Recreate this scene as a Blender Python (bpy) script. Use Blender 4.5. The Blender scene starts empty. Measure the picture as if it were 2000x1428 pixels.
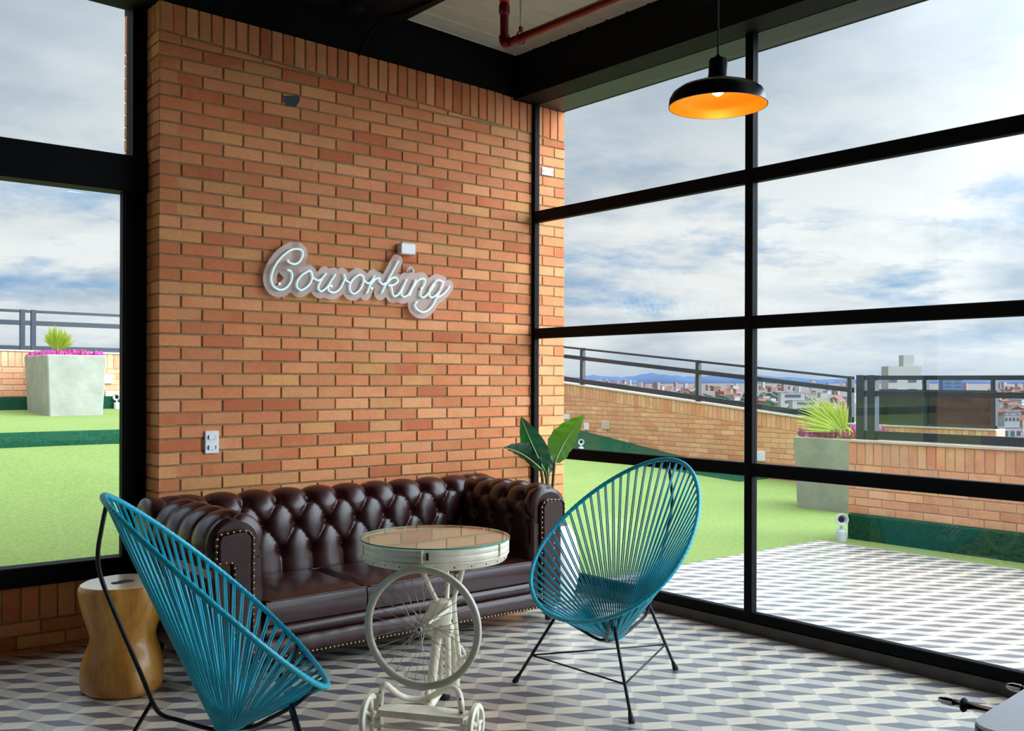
import bpy, math, random
import numpy as np
from mathutils import Vector, Matrix
random.seed(7)
rng = np.random.default_rng(7)
C = bpy.context.scene.collection
pi = math.pi

# ------------------------------------------------------------------ camera
FPX = 1920.0; CAMH = 1.3
AZ = math.radians(50.5)                    # angle of the view direction from +X
cam = bpy.data.cameras.new('camera'); camo = bpy.data.objects.new('camera', cam); C.objects.link(camo)
cam.sensor_width = 36.0; cam.lens = 36.0 * FPX / 2000.0
cam.shift_y = 28.3 / 2000.0
cam.clip_end = 60000; cam.clip_start = 0.02
fw = Vector((math.cos(AZ), math.sin(AZ), 0)); rt = Vector((math.sin(AZ), -math.cos(AZ), 0)); up = Vector((0, 0, 1))
ROLL = math.radians(0.17)
r2 = rt * math.cos(ROLL) + up * math.sin(ROLL); u2 = up * math.cos(ROLL) - rt * math.sin(ROLL)
M = Matrix((r2, u2, -fw)).transposed().to_4x4(); M.translation = Vector((0, 0, CAMH))
camo.matrix_world = M
bpy.context.scene.camera = camo
vs = bpy.context.scene.view_settings
vs.view_transform = 'Standard'; vs.look = 'None'; vs.gamma = 1.0; vs.use_curve_mapping = False
vs.exposure = 0.0

def ray(x, y):
    u = x - 1000; v = -(y - 742.3)
    a = u * math.cos(ROLL) - v * math.sin(ROLL); b = u * math.sin(ROLL) + v * math.cos(ROLL)
    return fw + rt * (a / FPX) + up * (b / FPX)
def at(x, y, d): return Vector((0, 0, CAMH)) + ray(x, y) * d
def onY(x, y, Y0): r = ray(x, y); return Vector((0, 0, CAMH)) + r * (Y0 / r.y)
def onX(x, y, X0): r = ray(x, y); return Vector((0, 0, CAMH)) + r * (X0 / r.x)
def onZ(x, y, z=0.0): r = ray(x, y); return Vector((0, 0, CAMH)) + r * ((z - CAMH) / r.z)

# ------------------------------------------------------------------ node helpers
def lin(c):
    return tuple((v / 12.92 if v <= .04045 else ((v + .055) / 1.055) ** 2.4) for v in [k / 255.0 for k in c])
class NT:
    def __init__(s, tree): s.t = tree; s.n = tree.nodes; s.l = tree.links
    def new(s, typ, **kw):
        n = s.n.new(typ)
        for k, v in kw.items():
            if k.startswith('i_'):
                n.inputs[k[2:].replace('_', ' ')].default_value = v
            else: setattr(n, k, v)
        return n
    def link(s, a, b): s.l.new(a, b)
    def put(s, sock, v):
        if hasattr(v, 'is_output') or isinstance(v, bpy.types.NodeSocket): s.l.new(v, sock)
        else: sock.default_value = v
    def math(s, op, a, b=None, c=None, clamp=False):
        n = s.n.new('ShaderNodeMath'); n.operation = op; n.use_clamp = clamp
        s.put(n.inputs[0], a)
        if b is not None: s.put(n.inputs[1], b)
        if c is not None: s.put(n.inputs[2], c)
        return n.outputs[0]
    def mix(s, f, a, b, blend='MIX'):
        n = s.n.new('ShaderNodeMix'); n.data_type = 'RGBA'; n.blend_type = blend; n.clamp_factor = True
        s.put(n.inputs[0], f)
        for k, v in ((6, a), (7, b)):
            if isinstance(v, tuple) and len(v) == 3: v = v + (1,)
            s.put(n.inputs[k], v)
        return n.outputs[2]
    def noise(s, vec, scale, detail=3, rough=.55, dim='3D'):
        n = s.n.new('ShaderNodeTexNoise'); n.noise_dimensions = dim
        n.inputs['Scale'].default_value = scale; n.inputs['Detail'].default_value = detail; n.inputs['Roughness'].default_value = rough
        if vec is not None: s.l.new(vec, n.inputs['Vector'])
        return n.outputs['Fac']
    def ramp(s, f, stops):
        n = s.n.new('ShaderNodeValToRGB'); e = n.color_ramp.elements
        while len(e) < len(stops): e.new(.5)
        for i, (p, c) in enumerate(stops):
            e[i].position = p; e[i].color = tuple(c) + (1,) if len(c) == 3 else c
        s.put(n.inputs[0], f); return n.outputs[0]
    def maprange(s, v, a, b, c=0., d=1.):
        n = s.n.new('ShaderNodeMapRange'); s.put(n.inputs[0], v)
        for i, k in enumerate((a, b, c, d)): n.inputs[i + 1].default_value = k
        return n.outputs[0]

# ------------------------------------------------------------------ world: overcast sky with an added bright lobe out of view
world = bpy.data.worlds.new('world'); bpy.context.scene.world = world; world.use_nodes = True
w = NT(world.node_tree); w.n.clear()
tc = w.new('ShaderNodeTexCoord'); sep = w.new('ShaderNodeSeparateXYZ'); w.link(tc.outputs['Generated'], sep.inputs[0])
z = w.math('MAXIMUM', sep.outputs[2], 0.0)
zz = w.math('ADD', z, 0.10)
cx = w.math('DIVIDE', sep.outputs[0], zz); cy = w.math('DIVIDE', sep.outputs[1], zz)
cv = w.new('ShaderNodeCombineXYZ'); w.link(cx, cv.inputs[0]); w.link(cy, cv.inputs[1])
dome = w.new('ShaderNodeCombineXYZ'); w.link(w.math('MULTIPLY', sep.outputs[0], 3.4), dome.inputs[0]); w.link(w.math('MULTIPLY', sep.outputs[1], 3.4), dome.inputs[1])
w.link(w.math('MULTIPLY', w.math('POWER', z, .72), 9.0), dome.inputs[2])
n1 = w.noise(dome.outputs[0], 1.25, 9, .58)
n2 = w.noise(dome.outputs[0], 0.8, 5, .5)
off = w.new('ShaderNodeVectorMath', operation='ADD'); w.link(dome.outputs[0], off.inputs[0]); off.inputs[1].default_value = (13.1, 4.2, 7.7)
n3 = w.noise(off.outputs[0], 1.5, 8, .62)
cloud = w.ramp(n1, [(.36, lin((182, 197, 214))), (.44, lin((208, 218, 229))), (.51, lin((232, 237, 242))), (.60, lin((250, 251, 252)))])
grey = w.ramp(n2, [(.36, lin((172, 185, 200))), (.50, lin((192, 204, 216))), (.62, lin((214, 222, 231)))])
hi = w.maprange(z, 0.15, 0.34)
col = w.mix(hi, cloud, grey)
# blue gaps, strongest in a band some 5-12 degrees above the horizon
gap = w.maprange(n3, 0.50, 0.62)
band = w.math('MULTIPLY', w.maprange(z, 0.0, 0.08), w.maprange(z, 0.26, 0.14))
col = w.mix(w.math('MULTIPLY', w.math('MULTIPLY', gap, band), .8), col, lin((124, 176, 222)))
hz = w.maprange(z, 0.035, 0.0)
col = w.mix(w.math('MULTIPLY', hz, .6), col, lin((176, 200, 224)))
# added bright sky lobe, unseen to the viewer's right, to fill the room with light
sd = Vector((0.58, -0.73, 0.52)).normalized()
dot = w.new('ShaderNodeVectorMath', operation='DOT_PRODUCT'); w.link(tc.outputs['Generated'], dot.inputs[0]); dot.inputs[1].default_value = sd
lobe = w.math('POWER', w.math('MAXIMUM', dot.outputs['Value'], 0.0), 3.2)
zen = w.maprange(z, 0.40, 0.95)
stren = w.math('ADD', w.math('MULTIPLY_ADD', lobe, 16.5, 1.0), w.math('MULTIPLY', zen, 4.6))
bg = w.new('ShaderNodeBackground'); w.link(col, bg.inputs[0]); w.link(stren, bg.inputs[1])
ow = w.new('ShaderNodeOutputWorld'); w.link(bg.outputs[0], ow.inputs[0])
world.cycles.sampling_method = 'AUTOMATIC'

# ------------------------------------------------------------------ materials
def mat(name, col, rough=.5, metal=0., spec=.5, var=0., vscale=8., bump=0., bscale=60., coat=0., emit=None, estr=0., sheen=0.):
    m = bpy.data.materials.new(name); m.use_nodes = True; t = NT(m.node_tree); b = t.n['Principled BSDF']
    b.inputs['Roughness'].default_value = rough; b.inputs['Metallic'].default_value = metal
    b.inputs['Specular IOR Level'].default_value = spec; b.inputs['Coat Weight'].default_value = coat
    b.inputs['Coat Roughness'].default_value = .1
    c = lin(col)
    tc = t.new('ShaderNodeTexCoord')
    f = t.noise(tc.outputs['Object'], vscale, 4)
    dark = tuple(v * (1 - var) for v in c); light = tuple(min(1, v * (1 + var)) for v in c)
    cc = t.ramp(f, [(.3, dark), (.7, light)]); t.link(cc, b.inputs['Base Color'])
    if bump:
        bn = t.new('ShaderNodeBump'); bn.inputs['Strength'].default_value = bump; bn.inputs['Distance'].default_value = .01
        t.link(t.noise(tc.outputs['Object'], bscale, 4), bn.inputs['Height']); t.link(bn.outputs[0], b.inputs['Normal'])
    if emit: b.inputs['Emission Color'].default_value = lin(emit) + (1,); b.inputs['Emission Strength'].default_value = estr
    return m

def glass_mat(name, tint=(1, 1, 1), refl=1.0, ior=1.45):
    m = bpy.data.materials.new(name); m.use_nodes = True; t = NT(m.node_tree); t.n.clear()
    tr = t.new('ShaderNodeBsdfTransparent'); tr.inputs[0].default_value = tuple(tint) + (1,)
    gl = t.new('ShaderNodeBsdfGlossy'); gl.inputs['Roughness'].default_value = 0.0
    ge = t.new('ShaderNodeNewGeometry'); dt = t.new('ShaderNodeVectorMath', operation='DOT_PRODUCT')
    t.link(ge.outputs['Incoming'], dt.inputs[0]); t.link(ge.outputs['True Normal'], dt.inputs[1])
    c = t.math('SUBTRACT', 1.0, t.math('ABSOLUTE', dt.outputs['Value']), clamp=True)
    f0 = ((ior - 1) / (ior + 1)) ** 2
    fr = t.math('MULTIPLY_ADD', t.math('POWER', c, 5.0), 1 - f0, f0)
    mx = t.new('ShaderNodeMixShader'); t.link(t.math('MULTIPLY', fr, refl, clamp=True), mx.inputs[0])
    t.link(tr.outputs[0], mx.inputs[1]); t.link(gl.outputs[0], mx.inputs[2])
    o = t.new('ShaderNodeOutputMaterial'); t.link(mx.outputs[0], o.inputs[0]); return m

def brick_mat(name, stops, rough=.85):
    m = bpy.data.materials.new(name); m.use_nodes = True; t = NT(m.node_tree); b = t.n['Principled BSDF']
    b.inputs['Roughness'].default_value = rough; b.inputs['Specular IOR Level'].default_value = .25
    at_ = t.new('ShaderNodeAttribute', attribute_name='tint'); tc = t.new('ShaderNodeTexCoord')
    s = t.new('ShaderNodeSeparateColor'); t.link(at_.outputs['Color'], s.inputs[0])
    base = t.ramp(s.outputs[0], stops)
    # cloudy firing marks inside each brick
    add = t.new('ShaderNodeVectorMath', operation='ADD'); t.link(tc.outputs['Object'], add.inputs[0]); t.link(at_.outputs['Vector'], add.inputs[1])
    n = t.noise(add.outputs[0], 9, 3)
    c2 = t.mix(t.maprange(n, .48, .75, 0, .45), base, lin((204, 116, 72)))
    n2 = t.noise(add.outputs[0], 5, 2)
    c3 = t.mix(t.maprange(n2, .5, .75, 0, .4), c2, lin((216, 164, 104)))
    n3 = t.noise(tc.outputs['Object'], 110, 4)
    c4 = t.mix(t.maprange(n3, .35, .7, 0., .22), c3, lin((120, 70, 45)))
    val = t.math('MULTIPLY_ADD', s.outputs[1], .20, .88)
    hs = t.new('ShaderNodeHueSaturation'); t.link(val, hs.inputs['Value']); t.link(c4, hs.inputs['Color'])
    t.link(hs.outputs[0], b.inputs['Base Color'])
    bn = t.new('ShaderNodeBump'); bn.inputs['Strength'].default_value = .5; bn.inputs['Distance'].default_value = .003
    t.link(n3, bn.inputs['Height']); t.link(bn.outputs[0], b.inputs['Normal'])
    return m

def tile_mat(name):
    m = bpy.data.materials.new(name); m.use_nodes = True; t = NT(m.node_tree); b = t.n['Principled BSDF']
    tc = t.new('ShaderNodeTexCoord'); sp = t.new('ShaderNodeSeparateXYZ'); t.link(tc.outputs['Object'], sp.inputs[0])
    A, B = .1440, .1682
    S = t.math('DIVIDE', t.math('SUBTRACT', sp.outputs[0], 1.124 - A * 80), A)
    T = t.math('DIVIDE', t.math('SUBTRACT', 4.189 + B * 80, sp.outputs[1]), B)
    s = t.math('FRACT', S); q = t.math('FRACT', T)
    def ge(a, b_): return t.math('GREATER_THAN', a, b_)
    d1 = ge(q, t.math('MULTIPLY', s, .5)); d2 = ge(q, t.math('MULTIPLY_ADD', s, 2., -1.))
    d3 = ge(t.math('MULTIPLY', s, 2.), q); d4 = ge(t.math('MULTIPLY_ADD', s, .5, .5), q)
    dark = t.math('MULTIPLY', t.math('MULTIPLY', d1, d2), t.math('MULTIPLY', d3, d4))
    low = ge(s, q); lt1 = ge(1.0, t.math('ADD', s, q))
    # cream when (low and s+t<1) or (not low and s+t>1)
    cream = t.math('SUBTRACT', 1.0, t.math('ABSOLUTE', t.math('SUBTRACT', low, lt1)))
    nz = t.noise(tc.outputs['Object'], 26, 4)
    cell = t.new('ShaderNodeTexWhiteNoise', noise_dimensions='2D'); cv = t.new('ShaderNodeCombineXYZ')
    t.link(t.math('FLOOR', S), cv.inputs[0]); t.link(t.math('FLOOR', T), cv.inputs[1]); t.link(cv.outputs[0], cell.inputs['Vector'])
    col = t.mix(cream, lin((186, 178, 164)), lin((224, 209, 186)))
    col = t.mix(dark, col, lin((92, 92, 104)))
    col = t.mix(t.maprange(nz, .35, .7, 0, .07), col, lin((150, 148, 146)))
    col = t.mix(t.math('MULTIPLY', cell.outputs[0], .07), col, lin((120, 118, 116)))
    # grout every second cell
    def grout(v, sz, offs):
        g = t.math('FRACT', t.math('MULTIPLY_ADD', v, .5, offs)); g = t.math('ABSOLUTE', t.math('SUBTRACT', g, .5))
        return ge(g, .5 - .0013 / (sz * 2) * 1.0)
    gr = t.math('MAXIMUM', grout(S, A, .5), grout(T, B, .0))
    col = t.mix(t.math('MULTIPLY', gr, .55), col, lin((120, 116, 112)))
    t.link(col, b.inputs['Base Color'])
    b.inputs['Roughness'].default_value = .26
    b.inputs['Specular IOR Level'].default_value = .9; b.inputs['Coat Weight'].default_value = .5; b.inputs['Coat Roughness'].default_value = .38
    return m

MT = {}
MT['brick'] = brick_mat('terracotta_brick', [(0., lin((194, 106, 68))), (.2, lin((210, 128, 84))), (.6, lin((216, 139, 93))), (.85, lin((222, 153, 106))), (1., lin((216, 154, 94)))])
MT['brick_out'] = brick_mat('terrace_brick', [(0., lin((222, 148, 112))), (.5, lin((230, 166, 128))), (1., lin((234, 182, 142)))])
MT['mortar'] = mat('mortar', (146, 118, 80), .95, var=.2, vscale=30, bump=.4)
MT['mortar_out'] = mat('terrace_mortar', (186, 150, 122), .95, var=.1, vscale=30)
MT['tile'] = tile_mat('cube_pattern_tile')
MT['frame'] = mat('black_window_frame', (5, 6, 11), .6, spec=.12, var=.1)
MT['steel'] = mat('black_painted_steel', (6, 7, 11), .65, spec=.15, var=.15, bump=.1)
MT['plinth'] = mat('dark_bronze_threshold', (64, 56, 50), .35, var=.2, vscale=3)
MT['soffit'] = mat('outer_soffit', (22, 34, 42), .45, var=.25, vscale=5)
MT['ceil'] = mat('ceiling_sheet', (186, 184, 168), .7, var=.04)
MT['glass'] = glass_mat('window_glass', (.965, .985, .98), 1.0)
MT['leather'] = mat('oxblood_leather', (44, 12, 13), .33, spec=.4, var=.2, vscale=5, bump=.05, bscale=150, coat=.12)
MT['leather2'] = mat('oxblood_leather_panel', (46, 14, 15), .38, spec=.4, var=.25, vscale=9, bump=.10, bscale=50, coat=.08)
MT['brass'] = mat('antique_brass', (176, 150, 110), .3, metal=1.)
MT['darkwood'] = mat('dark_turned_wood', (44, 22, 16), .3, var=.3, coat=.3)
MT['cord'] = mat('turquoise_cord', (0, 166, 192), .36, spec=.5, var=.12, vscale=14)
MT['blackrod'] = mat('black_steel_rod', (14, 15, 20), .4, spec=.4)
MT['rubber'] = mat('black_rubber', (10, 10, 12), .7)
MT['white'] = mat('chipped_white_paint', (230, 222, 202), .38, var=.12, vscale=22, bump=.15, bscale=40)
MT['ivory'] = mat('ivory_rim_paint', (206, 196, 178), .35, var=.14, vscale=9)
MT['spoke'] = mat('dull_spoke_steel', (184, 172, 156), .35, metal=.6, var=.2)
MT['dark'] = mat('dark_hole', (12, 10, 10), .8)
MT['plant'] = mat('planter_concrete', (150, 150, 138), .85, var=.14, vscale=5, bump=.5, bscale=14)
MT['pot'] = mat('white_ceramic', (226, 220, 208), .3, var=.03)
MT['plate'] = mat('white_plastic', (222, 222, 226), .4)
MT['plate_grey'] = mat('grey_plastic', (186, 190, 192), .4)
MT['rail'] = mat('blue_grey_rail_paint', (24, 38, 50), .4, var=.1)
MT['railglass'] = glass_mat('railing_glass', (.93, .96, .97), .8)
MT['railtint'] = glass_mat('smoked_railing_glass', (.22, .20, .23), .6)
MT['cap'] = mat('pale_coping', (196, 178, 160), .8, var=.1)
MT['red'] = mat('red_pipe_paint', (112, 8, 16), .32, coat=.3)
MT['redlight'] = mat('orange_red_coupling', (226, 60, 28), .35)
MT['chrome'] = mat('chrome', (205, 208, 212), .08, metal=1.)
MT['gold'] = mat('golden_lamp_lining', (240, 146, 8), .45, metal=.3, spec=.4)
MT['lampblack'] = mat('black_lamp_enamel', (16, 18, 22), .28, spec=.5, coat=.3)
MT['bulb'] = mat('warm_bulb', (255, 240, 200), .3, emit=(255, 226, 160), estr=9.)
MT['neon'] = mat('pale_neon_tube', (214, 244, 246), .2, emit=(200, 245, 250), estr=.38)
MT['whitetop'] = mat('white_laminate', (232, 238, 250), .25, spec=.5)
MT['navy'] = mat('dark_blue_edge', (16, 34, 66), .3)

def turf_mat(name, c1, c2, c3):
    m = bpy.data.materials.new(name); m.use_nodes = True; t = NT(m.node_tree); b = t.n['Principled BSDF']
    b.inputs['Roughness'].default_value = .9; b.inputs['Specular IOR Level'].default_value = .15
    tc = t.new('ShaderNodeTexCoord')
    n = t.noise(tc.outputs['Object'], 38, 5, .7); n2 = t.noise(tc.outputs['Object'], 1.3, 3)
    col = t.ramp(n, [(.3, lin(c1)), (.5, lin(c2)), (.72, lin(c3))])
    col = t.mix(t.maprange(n2, .35, .7, 0, .3), col, lin(c3)); t.link(col, b.inputs['Base Color'])
    bn = t.new('ShaderNodeBump'); bn.inputs['Strength'].default_value = .5; bn.inputs['Distance'].default_value = .02
    t.link(n, bn.inputs['Height']); t.link(bn.outputs[0], b.inputs['Normal'])
    return m
MT['turf'] = turf_mat('artificial_turf', (96, 118, 56), (114, 132, 70), (130, 144, 84))
MT['turf_shaded'] = turf_mat('shaded_turf_upstand', (6, 46, 32), (14, 64, 44), (30, 84, 52))  # same turf, with the shade of upright faces put into a darker green

def wood_mat():
    m = bpy.data.materials.new('varnished_stump_wood'); m.use_nodes = True; t = NT(m.node_tree); b = t.n['Principled BSDF']
    tc = t.new('ShaderNodeTexCoord'); mp = t.new('ShaderNodeMapping'); t.link(tc.outputs['Object'], mp.inputs[0]); mp.inputs['Scale'].default_value = (1, 1, .25)
    n = t.noise(mp.outputs[0], 9, 5, .6); n2 = t.noise(mp.outputs[0], 40, 4)
    col = t.ramp(n, [(.25, lin((118, 72, 22))), (.45, lin((170, 112, 34))), (.6, lin((198, 142, 56))), (.8, lin((208, 160, 84)))])
    col = t.mix(t.maprange(n2, .55, .75, 0, .5), col, lin((96, 54, 20))); t.link(col, b.inputs['Base Color'])
    b.inputs['Roughness'].default_value = .42; b.inputs['Coat Weight'].default_value = .35; b.inputs['Coat Roughness'].default_value = .15
    bn = t.new('ShaderNodeBump'); bn.inputs['Strength'].default_value = .3; bn.inputs['Distance'].default_value = .01; t.link(n, bn.inputs['Height']); t.link(bn.outputs[0], b.inputs['Normal'])
    return m
MT['stump'] = wood_mat()
MT['stumptop'] = mat('pale_cut_wood', (226, 200, 164), .22, var=.12, vscale=4, coat=.5)
def leaf_mat(name, a, b_, rough=.35):
    m = mat(name, a, rough, var=.25, vscale=12, spec=.5)
    b = m.node_tree.nodes['Principled BSDF']; b.inputs['Subsurface Weight'].default_value = 0.0
    t = NT(m.node_tree); tl = t.new('ShaderNodeBsdfTranslucent'); tl.inputs[0].default_value = lin(b_) + (1,)
    mx = t.new('ShaderNodeMixShader'); mx.inputs[0].default_value = .5
    o = t.n['Material Output']; t.link(b.outputs[0], mx.inputs[1]); t.link(tl.outputs[0], mx.inputs[2]); t.link(mx.outputs[0], o.inputs[0]); return m
MT['leaf'] = leaf_mat('glossy_leaf', (46, 104, 40), (110, 176, 40))
MT['leafdark'] = leaf_mat('deep_green_leaf', (28, 74, 56), (40, 110, 50))
MT['rib'] = mat('pale_leaf_rib', (150, 180, 110), .4)
MT['stalk'] = mat('green_stalk', (66, 84, 34), .45, var=.2)
MT['palm'] = leaf_mat('yellow_green_palm', (150, 172, 50), (170, 184, 60), .5)
MT['flower'] = mat('magenta_flowers', (188, 70, 130), .8, var=.25, vscale=30)
MT['violet'] = mat('violet_bloom', (196, 60, 206), .7)
MT['flower2'] = mat('reddish_foliage', (150, 66, 76), .8, var=.3, vscale=30)

# ------------------------------------------------------------------ mesh builder
class MB:
    def __init__(s): s.v = []; s.f = []; s.m = []; s.t = []
    def add(s, vs_, fs, mi=0, tint=None):
        o = len(s.v); s.v += [tuple(p) for p in vs_]
        for f in fs: s.f.append(tuple(o + i for i in f)); s.m.append(mi); s.t.append(tint or (0, 0, 0))
        return s
    def box(s, a, b, mi=0, bev=0.0):
        x0, y0, z0 = a; x1, y1, z1 = b
        if bev <= 0:
            vs_ = [(x, y, z) for z in (z0, z1) for y in (y0, y1) for x in (x0, x1)]
            s.add(vs_, [(0, 2, 3, 1), (4, 5, 7, 6), (0, 1, 5, 4), (2, 6, 7, 3), (0, 4, 6, 2), (1, 3, 7, 5)], mi); return s
        # chamfered box: three sets of corner points
        k = bev; P = []; idx = {}
        for ix, X in enumerate((x0, x1)):
            for iy, Y in enumerate((y0, y1)):
                for iz, Z in enumerate((z0, z1)):
                    dx, dy, dz = (k if ix == 0 else -k), (k if iy == 0 else -k), (k if iz == 0 else -k)
                    for ax, p in enumerate(((X, Y + dy, Z + dz), (X + dx, Y, Z + dz), (X + dx, Y + dy, Z))):
                        idx[(ix, iy, iz, ax)] = len(P); P.append(p)
        F = []
        for s_ in (0, 1):
            F.append([idx[(s_, a_, b_, 0)] for a_, b_ in ((0, 0), (1, 0), (1, 1), (0, 1))][::(1 if s_ else -1)])
            F.append([idx[(a_, s_, b_, 1)] for a_, b_ in ((0, 0), (1, 0), (1, 1), (0, 1))][::(-1 if s_ else 1)])
            F.append([idx[(a_, b_, s_, 2)] for a_, b_ in ((0, 0), (1, 0), (1, 1), (0, 1))][::(1 if s_ else -1)])
        for a_ in (0, 1):
            for b_ in (0, 1):
                F.append([idx[(0, a_, b_, 1)], idx[(1, a_, b_, 1)], idx[(1, a_, b_, 2)], idx[(0, a_, b_, 2)]])
                F.append([idx[(a_, 0, b_, 0)], idx[(a_, 1, b_, 0)], idx[(a_, 1, b_, 2)], idx[(a_, 0, b_, 2)]])
                F.append([idx[(a_, b_, 0, 0)], idx[(a_, b_, 1, 0)], idx[(a_, b_, 1, 1)], idx[(a_, b_, 0, 1)]])
                for c_ in (0, 1): F.append([idx[(a_, b_, c_, 0)], idx[(a_, b_, c_, 1)], idx[(a_, b_, c_, 2)]])
        s.add(P, F, mi); return s
    def hull8(s, P, mi=0, tint=None):       # P: 4 bottom ccw + 4 top ccw
        return s.add(P, [(3, 2, 1, 0), (4, 5, 6, 7), (0, 1, 5, 4), (1, 2, 6, 5), (2, 3, 7, 6), (3, 0, 4, 7)], mi, tint)
    def tube(s, pts, r, seg=8, closed=False, mi=0, cap=True, flat=None):
        pts = [Vector(p) for p in pts]; n = len(pts); rings = []
        rr = r if hasattr(r, '__len__') else [r] * n
        T = []
        for i in range(n):
            a = pts[i - 1] if (i or closed) else pts[i]; b = pts[(i + 1) % n] if (i < n - 1 or closed) else pts[i]
            d = (b - a); T.append(d.normalized() if d.length > 1e-9 else Vector((0, 0, 1)))
        N = T[0].orthogonal().normalized()
        base = len(s.v)
        for i in range(n):
            N = (N - T[i] * N.dot(T[i]))
            N = N.normalized() if N.length > 1e-6 else T[i].orthogonal().normalized()
            Bn = T[i].cross(N)
            for k in range(seg):
                a = 2 * pi * k / seg
                s.v.append(tuple(pts[i] + (N * math.cos(a) + Bn * math.sin(a)) * rr[i]))
        for i in range(n if closed else n - 1):
            j = (i + 1) % n
            for k in range(seg):
                l = (k + 1) % seg
                s.f.append((base + i * seg + k, base + i * seg + l, base + j * seg + l, base + j * seg + k)); s.m.append(mi); s.t.append((0, 0, 0))
        if cap and not closed:
            s.f.append(tuple(base + k for k in range(seg))[::-1]); s.m.append(mi); s.t.append((0, 0, 0))
            s.f.append(tuple(base + (n - 1) * seg + k for k in range(seg))); s.m.append(mi); s.t.append((0, 0, 0))
        return s
    def grid(s, P, nu, nv, mi=0, cu=False, cv=False):   # P[u*nv+v]
        o = len(s.v); s.v += [tuple(p) for p in P]
        for u in range(nu if cu else nu - 1):
            for v in range(nv if cv else nv - 1):
                a, b = u, (u + 1) % nu; c, d = v, (v + 1) % nv
                s.f.append((o + a * nv + c, o + b * nv + c, o + b * nv + d, o + a * nv + d)); s.m.append(mi); s.t.append((0, 0, 0))
        return s
    def lathe(s, prof, c=(0, 0, 0), seg=32, mi=0, axis=None, fn=None):
        # prof: (r, h) from bottom to top, around axis through c
        ax = Vector(axis or (0, 0, 1)).normalized(); e1 = ax.orthogonal().normalized(); e2 = ax.cross(e1); c = Vector(c)
        P = []
        for k in range(seg):
            a = 2 * pi * k / seg
            for r, h in prof:
                q = fn(a, h) if fn else 1.0
                P.append(c + ax * h + (e1 * math.cos(a) + e2 * math.sin(a)) * (r * q))
        return s.grid(P, seg, len(prof), mi, cu=True)
    def sphere(s, c, r, seg=12, rings=8, mi=0, sc=(1, 1, 1)):
        P = []
        for k in range(seg):
            a = 2 * pi * k / seg
            for j in range(rings + 1):
                b = -pi / 2 + pi * j / rings
                P.append((c[0] + r * sc[0] * math.cos(a) * math.cos(b), c[1] + r * sc[1] * math.sin(a) * math.cos(b), c[2] + r * sc[2] * math.sin(b)))
        return s.grid(P, seg, rings + 1, mi, cu=True)
    def build(s, name, mats, parent=None, off=(0, 0, 0), smooth=None, tint=False, label=None):
        me = bpy.data.meshes.new(name)
        me.from_pydata([(p[0] - off[0], p[1] - off[1], p[2] - off[2]) for p in s.v], [], s.f)
        if not isinstance(mats, (list, tuple)): mats = [mats]
        for k in mats: me.materials.append(MT[k] if isinstance(k, str) else k)
        me.polygons.foreach_set('material_index', s.m)
        if tint:
            at_ = me.attributes.new('tint', 'FLOAT_COLOR', 'FACE')
            buf = np.ones((len(s.f), 4), dtype=np.float32); buf[:, :3] = np.array(s.t, dtype=np.float32); at_.data.foreach_set('color', buf.ravel())
        me.validate(); me.update()
        if smooth is not None:
            me.polygons.foreach_set('use_smooth', [True] * len(me.polygons))
            if smooth < 180: 
                try: me.set_sharp_from_angle(angle=math.radians(smooth))
                except Exception: pass
        o = bpy.data.objects.new(name, me); C.objects.link(o)
        if parent: o.parent = parent
        if label: o['label'] = label
        return o

def tag(o, label=None, cat=None, group=None, kind=None):
    if label: o['label'] = label
    if cat: o['category'] = cat
    if group: o['group'] = group
    if kind: o['kind'] = kind
    return o
def thing(name, label, cat, loc=(0, 0, 0), rotz=0., group=None):
    o = bpy.data.objects.new(name, None); o.empty_display_size = .1; C.objects.link(o)
    o.location = loc; o.rotation_euler = (0, 0, rotz); return tag(o, label, cat, group)
def children(o): return [c for c in bpy.data.objects if c.parent == o]
def copy_tree(o, parent=None):
    c = o.copy(); C.objects.link(c); c.parent = parent
    for ch in children(o): copy_tree(ch, c)
    return c
def struct(o): o['kind'] = 'structure'; return o

def smoothpath(pts, n=8, closed=False):
    P = [Vector(p) for p in pts]; out = []; m = len(P)
    for i in range(m if closed else m - 1):
        a = P[(i - 1) % m] if (closed or i > 0) else P[i]; b = P[i]; c = P[(i + 1) % m]; d = P[(i + 2) % m] if (closed or i < m - 2) else P[(i + 1) % m]
        for k in range(n):
            t = k / n
            out.append(.5 * ((2 * b) + (c - a) * t + (2 * a - 5 * b + 4 * c - d) * t * t + (3 * b - a - 3 * c + d) * t ** 3))
    if not closed: out.append(P[-1])
    return out

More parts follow.
